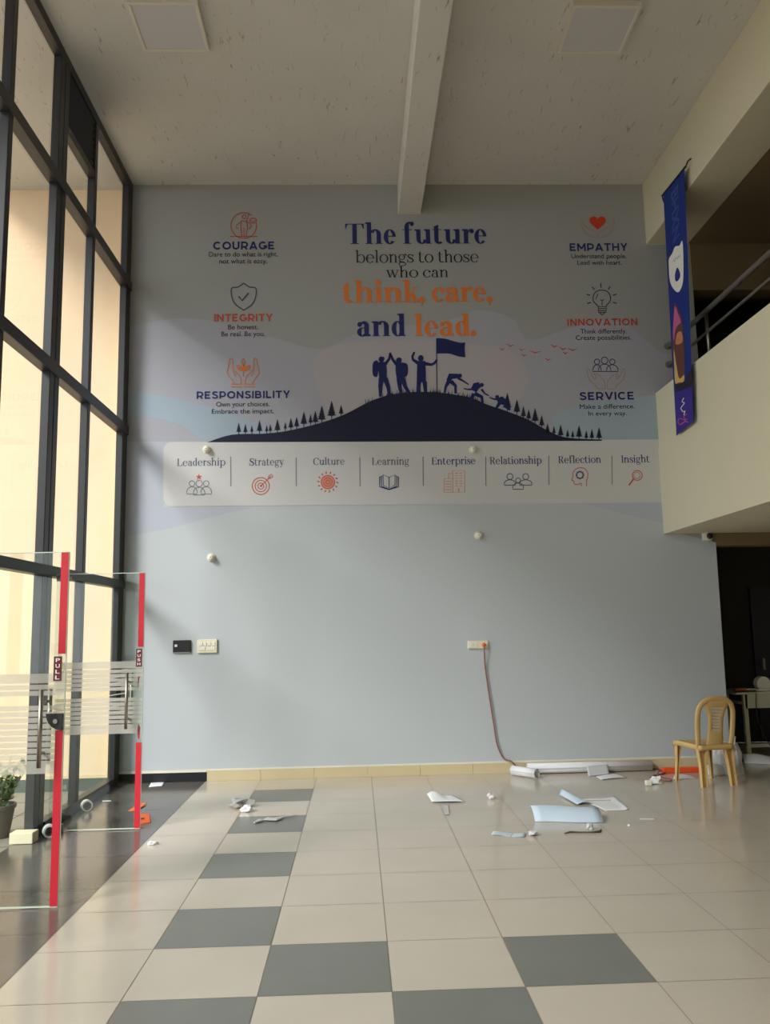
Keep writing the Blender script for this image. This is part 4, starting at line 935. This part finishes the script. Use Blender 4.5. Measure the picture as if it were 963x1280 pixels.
# by the rolls
sheet_('folded_paper', 'folded grey paper bundle leaning on the long roll', [(736, 972), (762, 969.5), (761, 966.5), (734, 969)], M['paper_g'], lambda u, v: .012+.075*v, solid=.004)
sheet_('paper_sheet', 'flat white scrap in front of the folded grey bundle', [(752, 975), (784, 972.5), (770, 967.5), (745, 971)], M['paper'], lambda u, v: .008*math.sin(PI*u))
sheet_('paper_sheet', 'white sheet on the floor in front of the orange board behind the chair', [(842, 974), (873, 973.5), (862, 969.5), (845, 968.8)], M['paper'], lambda u, v: .02*(1-u)*v)
p = fp(822, 980); crumple('paper_scrap', 'crumpled white paper beside the red cord loop', (p.x, p.y+.02), .06, .05, .04, M['paper'], 21, rough=.45)
p = fp(811, 982); b = MB(); b.box(p.x-.03, p.x+.035, p.y-.02, p.y+.03, .0, .05); tag(b.build('white_block', M['white'], bevel=.012), 'small white block left of the crumpled paper near the chair', 'scrap')
sheet_('paper_strip', 'thin white sliver on the open floor in front of the chair', [(800, 1025), (819, 1025), (819, 1023.6), (800, 1023.6)], M['paper'])
p = fp(787, 1033); crumple('paper_scrap', 'tiny white speck of paper right of the curled offcut', (p.x, p.y), .012, .012, .008, M['paper'], 23)
# crumpled white bag behind the chair
def bag():
    random.seed(5); b = MB(); rows = []; n = 14
    c = fp(914, 969); prof = [(.15, .0), (.15, .05), (.146, .12), (.142, .2), (.136, .27), (.125, .31)]
    for r, z in prof:
        rows.append([Vector((c.x+.02+r*1.1*math.cos(2*PI*k/n)*(1+random.uniform(-.12, .12)), c.y+.12+r*.62*math.sin(2*PI*k/n)*(1+random.uniform(-.2, .2)), z+random.uniform(-.012, .012)*(z > 0))) for k in range(n)])
    b.rings(rows); o = thing('paper_bag', 'crumpled white bag standing on the floor behind the chair', 'bag', (0, 0, 0))
    b.build('body', M['paper_g'], o)
    b = MB(); b.tube([(c.x+.08, c.y+.1, .3), (c.x+.1, c.y+.09, .34), (c.x+.1, c.y+.1, .38)], [.04, .018, .03], 8); b.build('twisted_neck', M['paper'], o)
    b = MB(); b.rings([[Vector((c.x-.15+.11*math.cos(2*PI*k/12)*s_, c.y+.06+.08*math.sin(2*PI*k/12)*s_, z)) for k in range(12)] for s_, z in ((1, 0), (1.05, .03), (.85, .08), (.4, .11), (.02, .115))]); b.build('flap', M['paper'], o, smooth=True)
bag()
sheet_('plastic_sheet', 'grey white sheet heaped on the floor under the table', [(5.45, 5.6, 0), (6.3, 5.15, 0), (6.5, 5.75, 0), (5.5, 5.85, 0)], M['paper_g'], lambda u, v: .09*math.sin(PI*v)*(.5+.5*math.sin(5*u+1)**2), n=14)

# by the doors
sheet_('paper_label', 'small white paper rectangle on the black granite by the end wall', [(186, 984.5), (203, 983), (205.5, 978), (189, 979)], M['paper'], lambda u, v: .002)
sheet_('orange_card', 'flat orange card lying farther behind the PUSH door edge', [(160, 1014.5), (172, 1014), (184, 1005), (174, 1006)], M['orange_pl'], lambda u, v: .012*v)
oc = sheet_('orange_card', 'folded orange card with a punched hole right beside the foot of the PUSH door', [(171, 1033.6), (189, 1029.5), (187, 1024), (173, 1025.5)], M['orange_pl'], lambda u, v: .004+.05*math.sin(PI*v*.55)*(1-.2*u))
p = fp(177, 1029); b = MB(); b.lathe([(.012, 0), (.02, 0), (.02, .002), (.012, .002)], (p.x, p.y, .04), 'z', 14)
b.build('punched_hole', M['scrap_dk'], oc)
p = fp(210, 975); b = MB(); b.lathe([(0, 0), (.05, 0), (.055, .03), (.05, .05), (.02, .055), (0, .055)], (p.x, p.y-.04, .001), 'z', 16)
tag(b.build('orange_disc', M['orange'], smooth=False), 'small orange disc on the floor against the black skirting', 'disc')
p = fp(194, 1056); crumple('paper_scrap', 'tiny white folded scrap at the edge of the black granite', (p.x-.02, p.y), .035, .025, .018, M['paper'], 31)
sheet_('paper_strip', 'thin pale sliver on the black granite beyond the PUSH door', [(128, 1002.5), (139, 1002), (139, 1000.8), (128, 1001.2)], M['paper'])
def tape_roll(name, label, x, y, m, r=.05):
    o = thing(name, label, 'tape roll', (x, y, r), math.radians(28))
    b = MB(); n = 30
    prof = [(.035, -.03), (r, -.03), (r, .03), (.035, .03)]
    rows = [[Vector((a*math.cos(2*PI*k/n), h, a*math.sin(2*PI*k/n))) for k in range(n)] for a, h in prof]
    b.rings(rows+[rows[0]], True, False); b.build('tape', m, o)
    b = MB(); prof = [(.028, -.031), (.036, -.031), (.036, .031), (.028, .031)]
    rows = [[Vector((a*math.cos(2*PI*k/n), h, a*math.sin(2*PI*k/n))) for k in range(n)] for a, h in prof]
    b.rings(rows+[rows[0]], True, False); b.build('core', M['scrap_dk'], o); return o
tape_roll('tape_roll', 'white roll of tape standing on the granite at the foot of the window', -1.44, 4.02, M['white'])
tape_roll('tape_roll', 'pale roll of tape seen through the PULL door glass', -1.43, 3.06, M['paper'])
p = fp(31, 1045); b = MB(); b.box(-1.66, -1.48, 2.85, 2.975, .001, .085)
tag(b.build('cream_block', M['concrete_cream'], bevel=.006), 'cream block on the floor at the doorway behind the PULL door', 'block')

# potted plant outside the doorway
pp = thing('potted_plant', 'leafy green plant in a grey pot outside the open doorway', 'plant', (-2.06, 3.55, -.1))
MB().lathe([(0, 0), (.11, 0), (.15, .24), (.16, .24), (.16, .27), (.14, .27), (.13, .22), (0, .22)], (0, 0, 0), 'z', 26).build('pot', M['pot'], pp)
random.seed(11); b = MB(); st = MB()
for k in range(16):
    a = random.uniform(0, 2*PI); L = random.uniform(.25, .5); tilt = random.uniform(.05, .5)
    d = Vector((math.cos(a)*math.sin(tilt), math.sin(a)*math.sin(tilt), math.cos(tilt)))
    base = Vector((.05*math.cos(a), .05*math.sin(a), .22)); st.tube([base, base+d*L*.5, base+d*L+Vector((0, 0, -.02))], [.005, .004, .002], 5)
    for q in range(16):
        c0 = base+d*L*(.2+.8*q/16); an = random.uniform(0, 2*PI); el = random.uniform(-.3, .9); lw = random.uniform(.05, .1)
        v = Vector((math.cos(an)*math.cos(el), math.sin(an)*math.cos(el), math.sin(el))); sd = v.cross(Vector((0, 0, 1))).normalized()*lw*.3
        b.poly([c0, c0+v*lw*.5+sd, c0+v*lw, c0+v*lw*.5-sd])
b.build('foliage', M['leaf'], pp); st.build('stems', M['leaf'], pp)
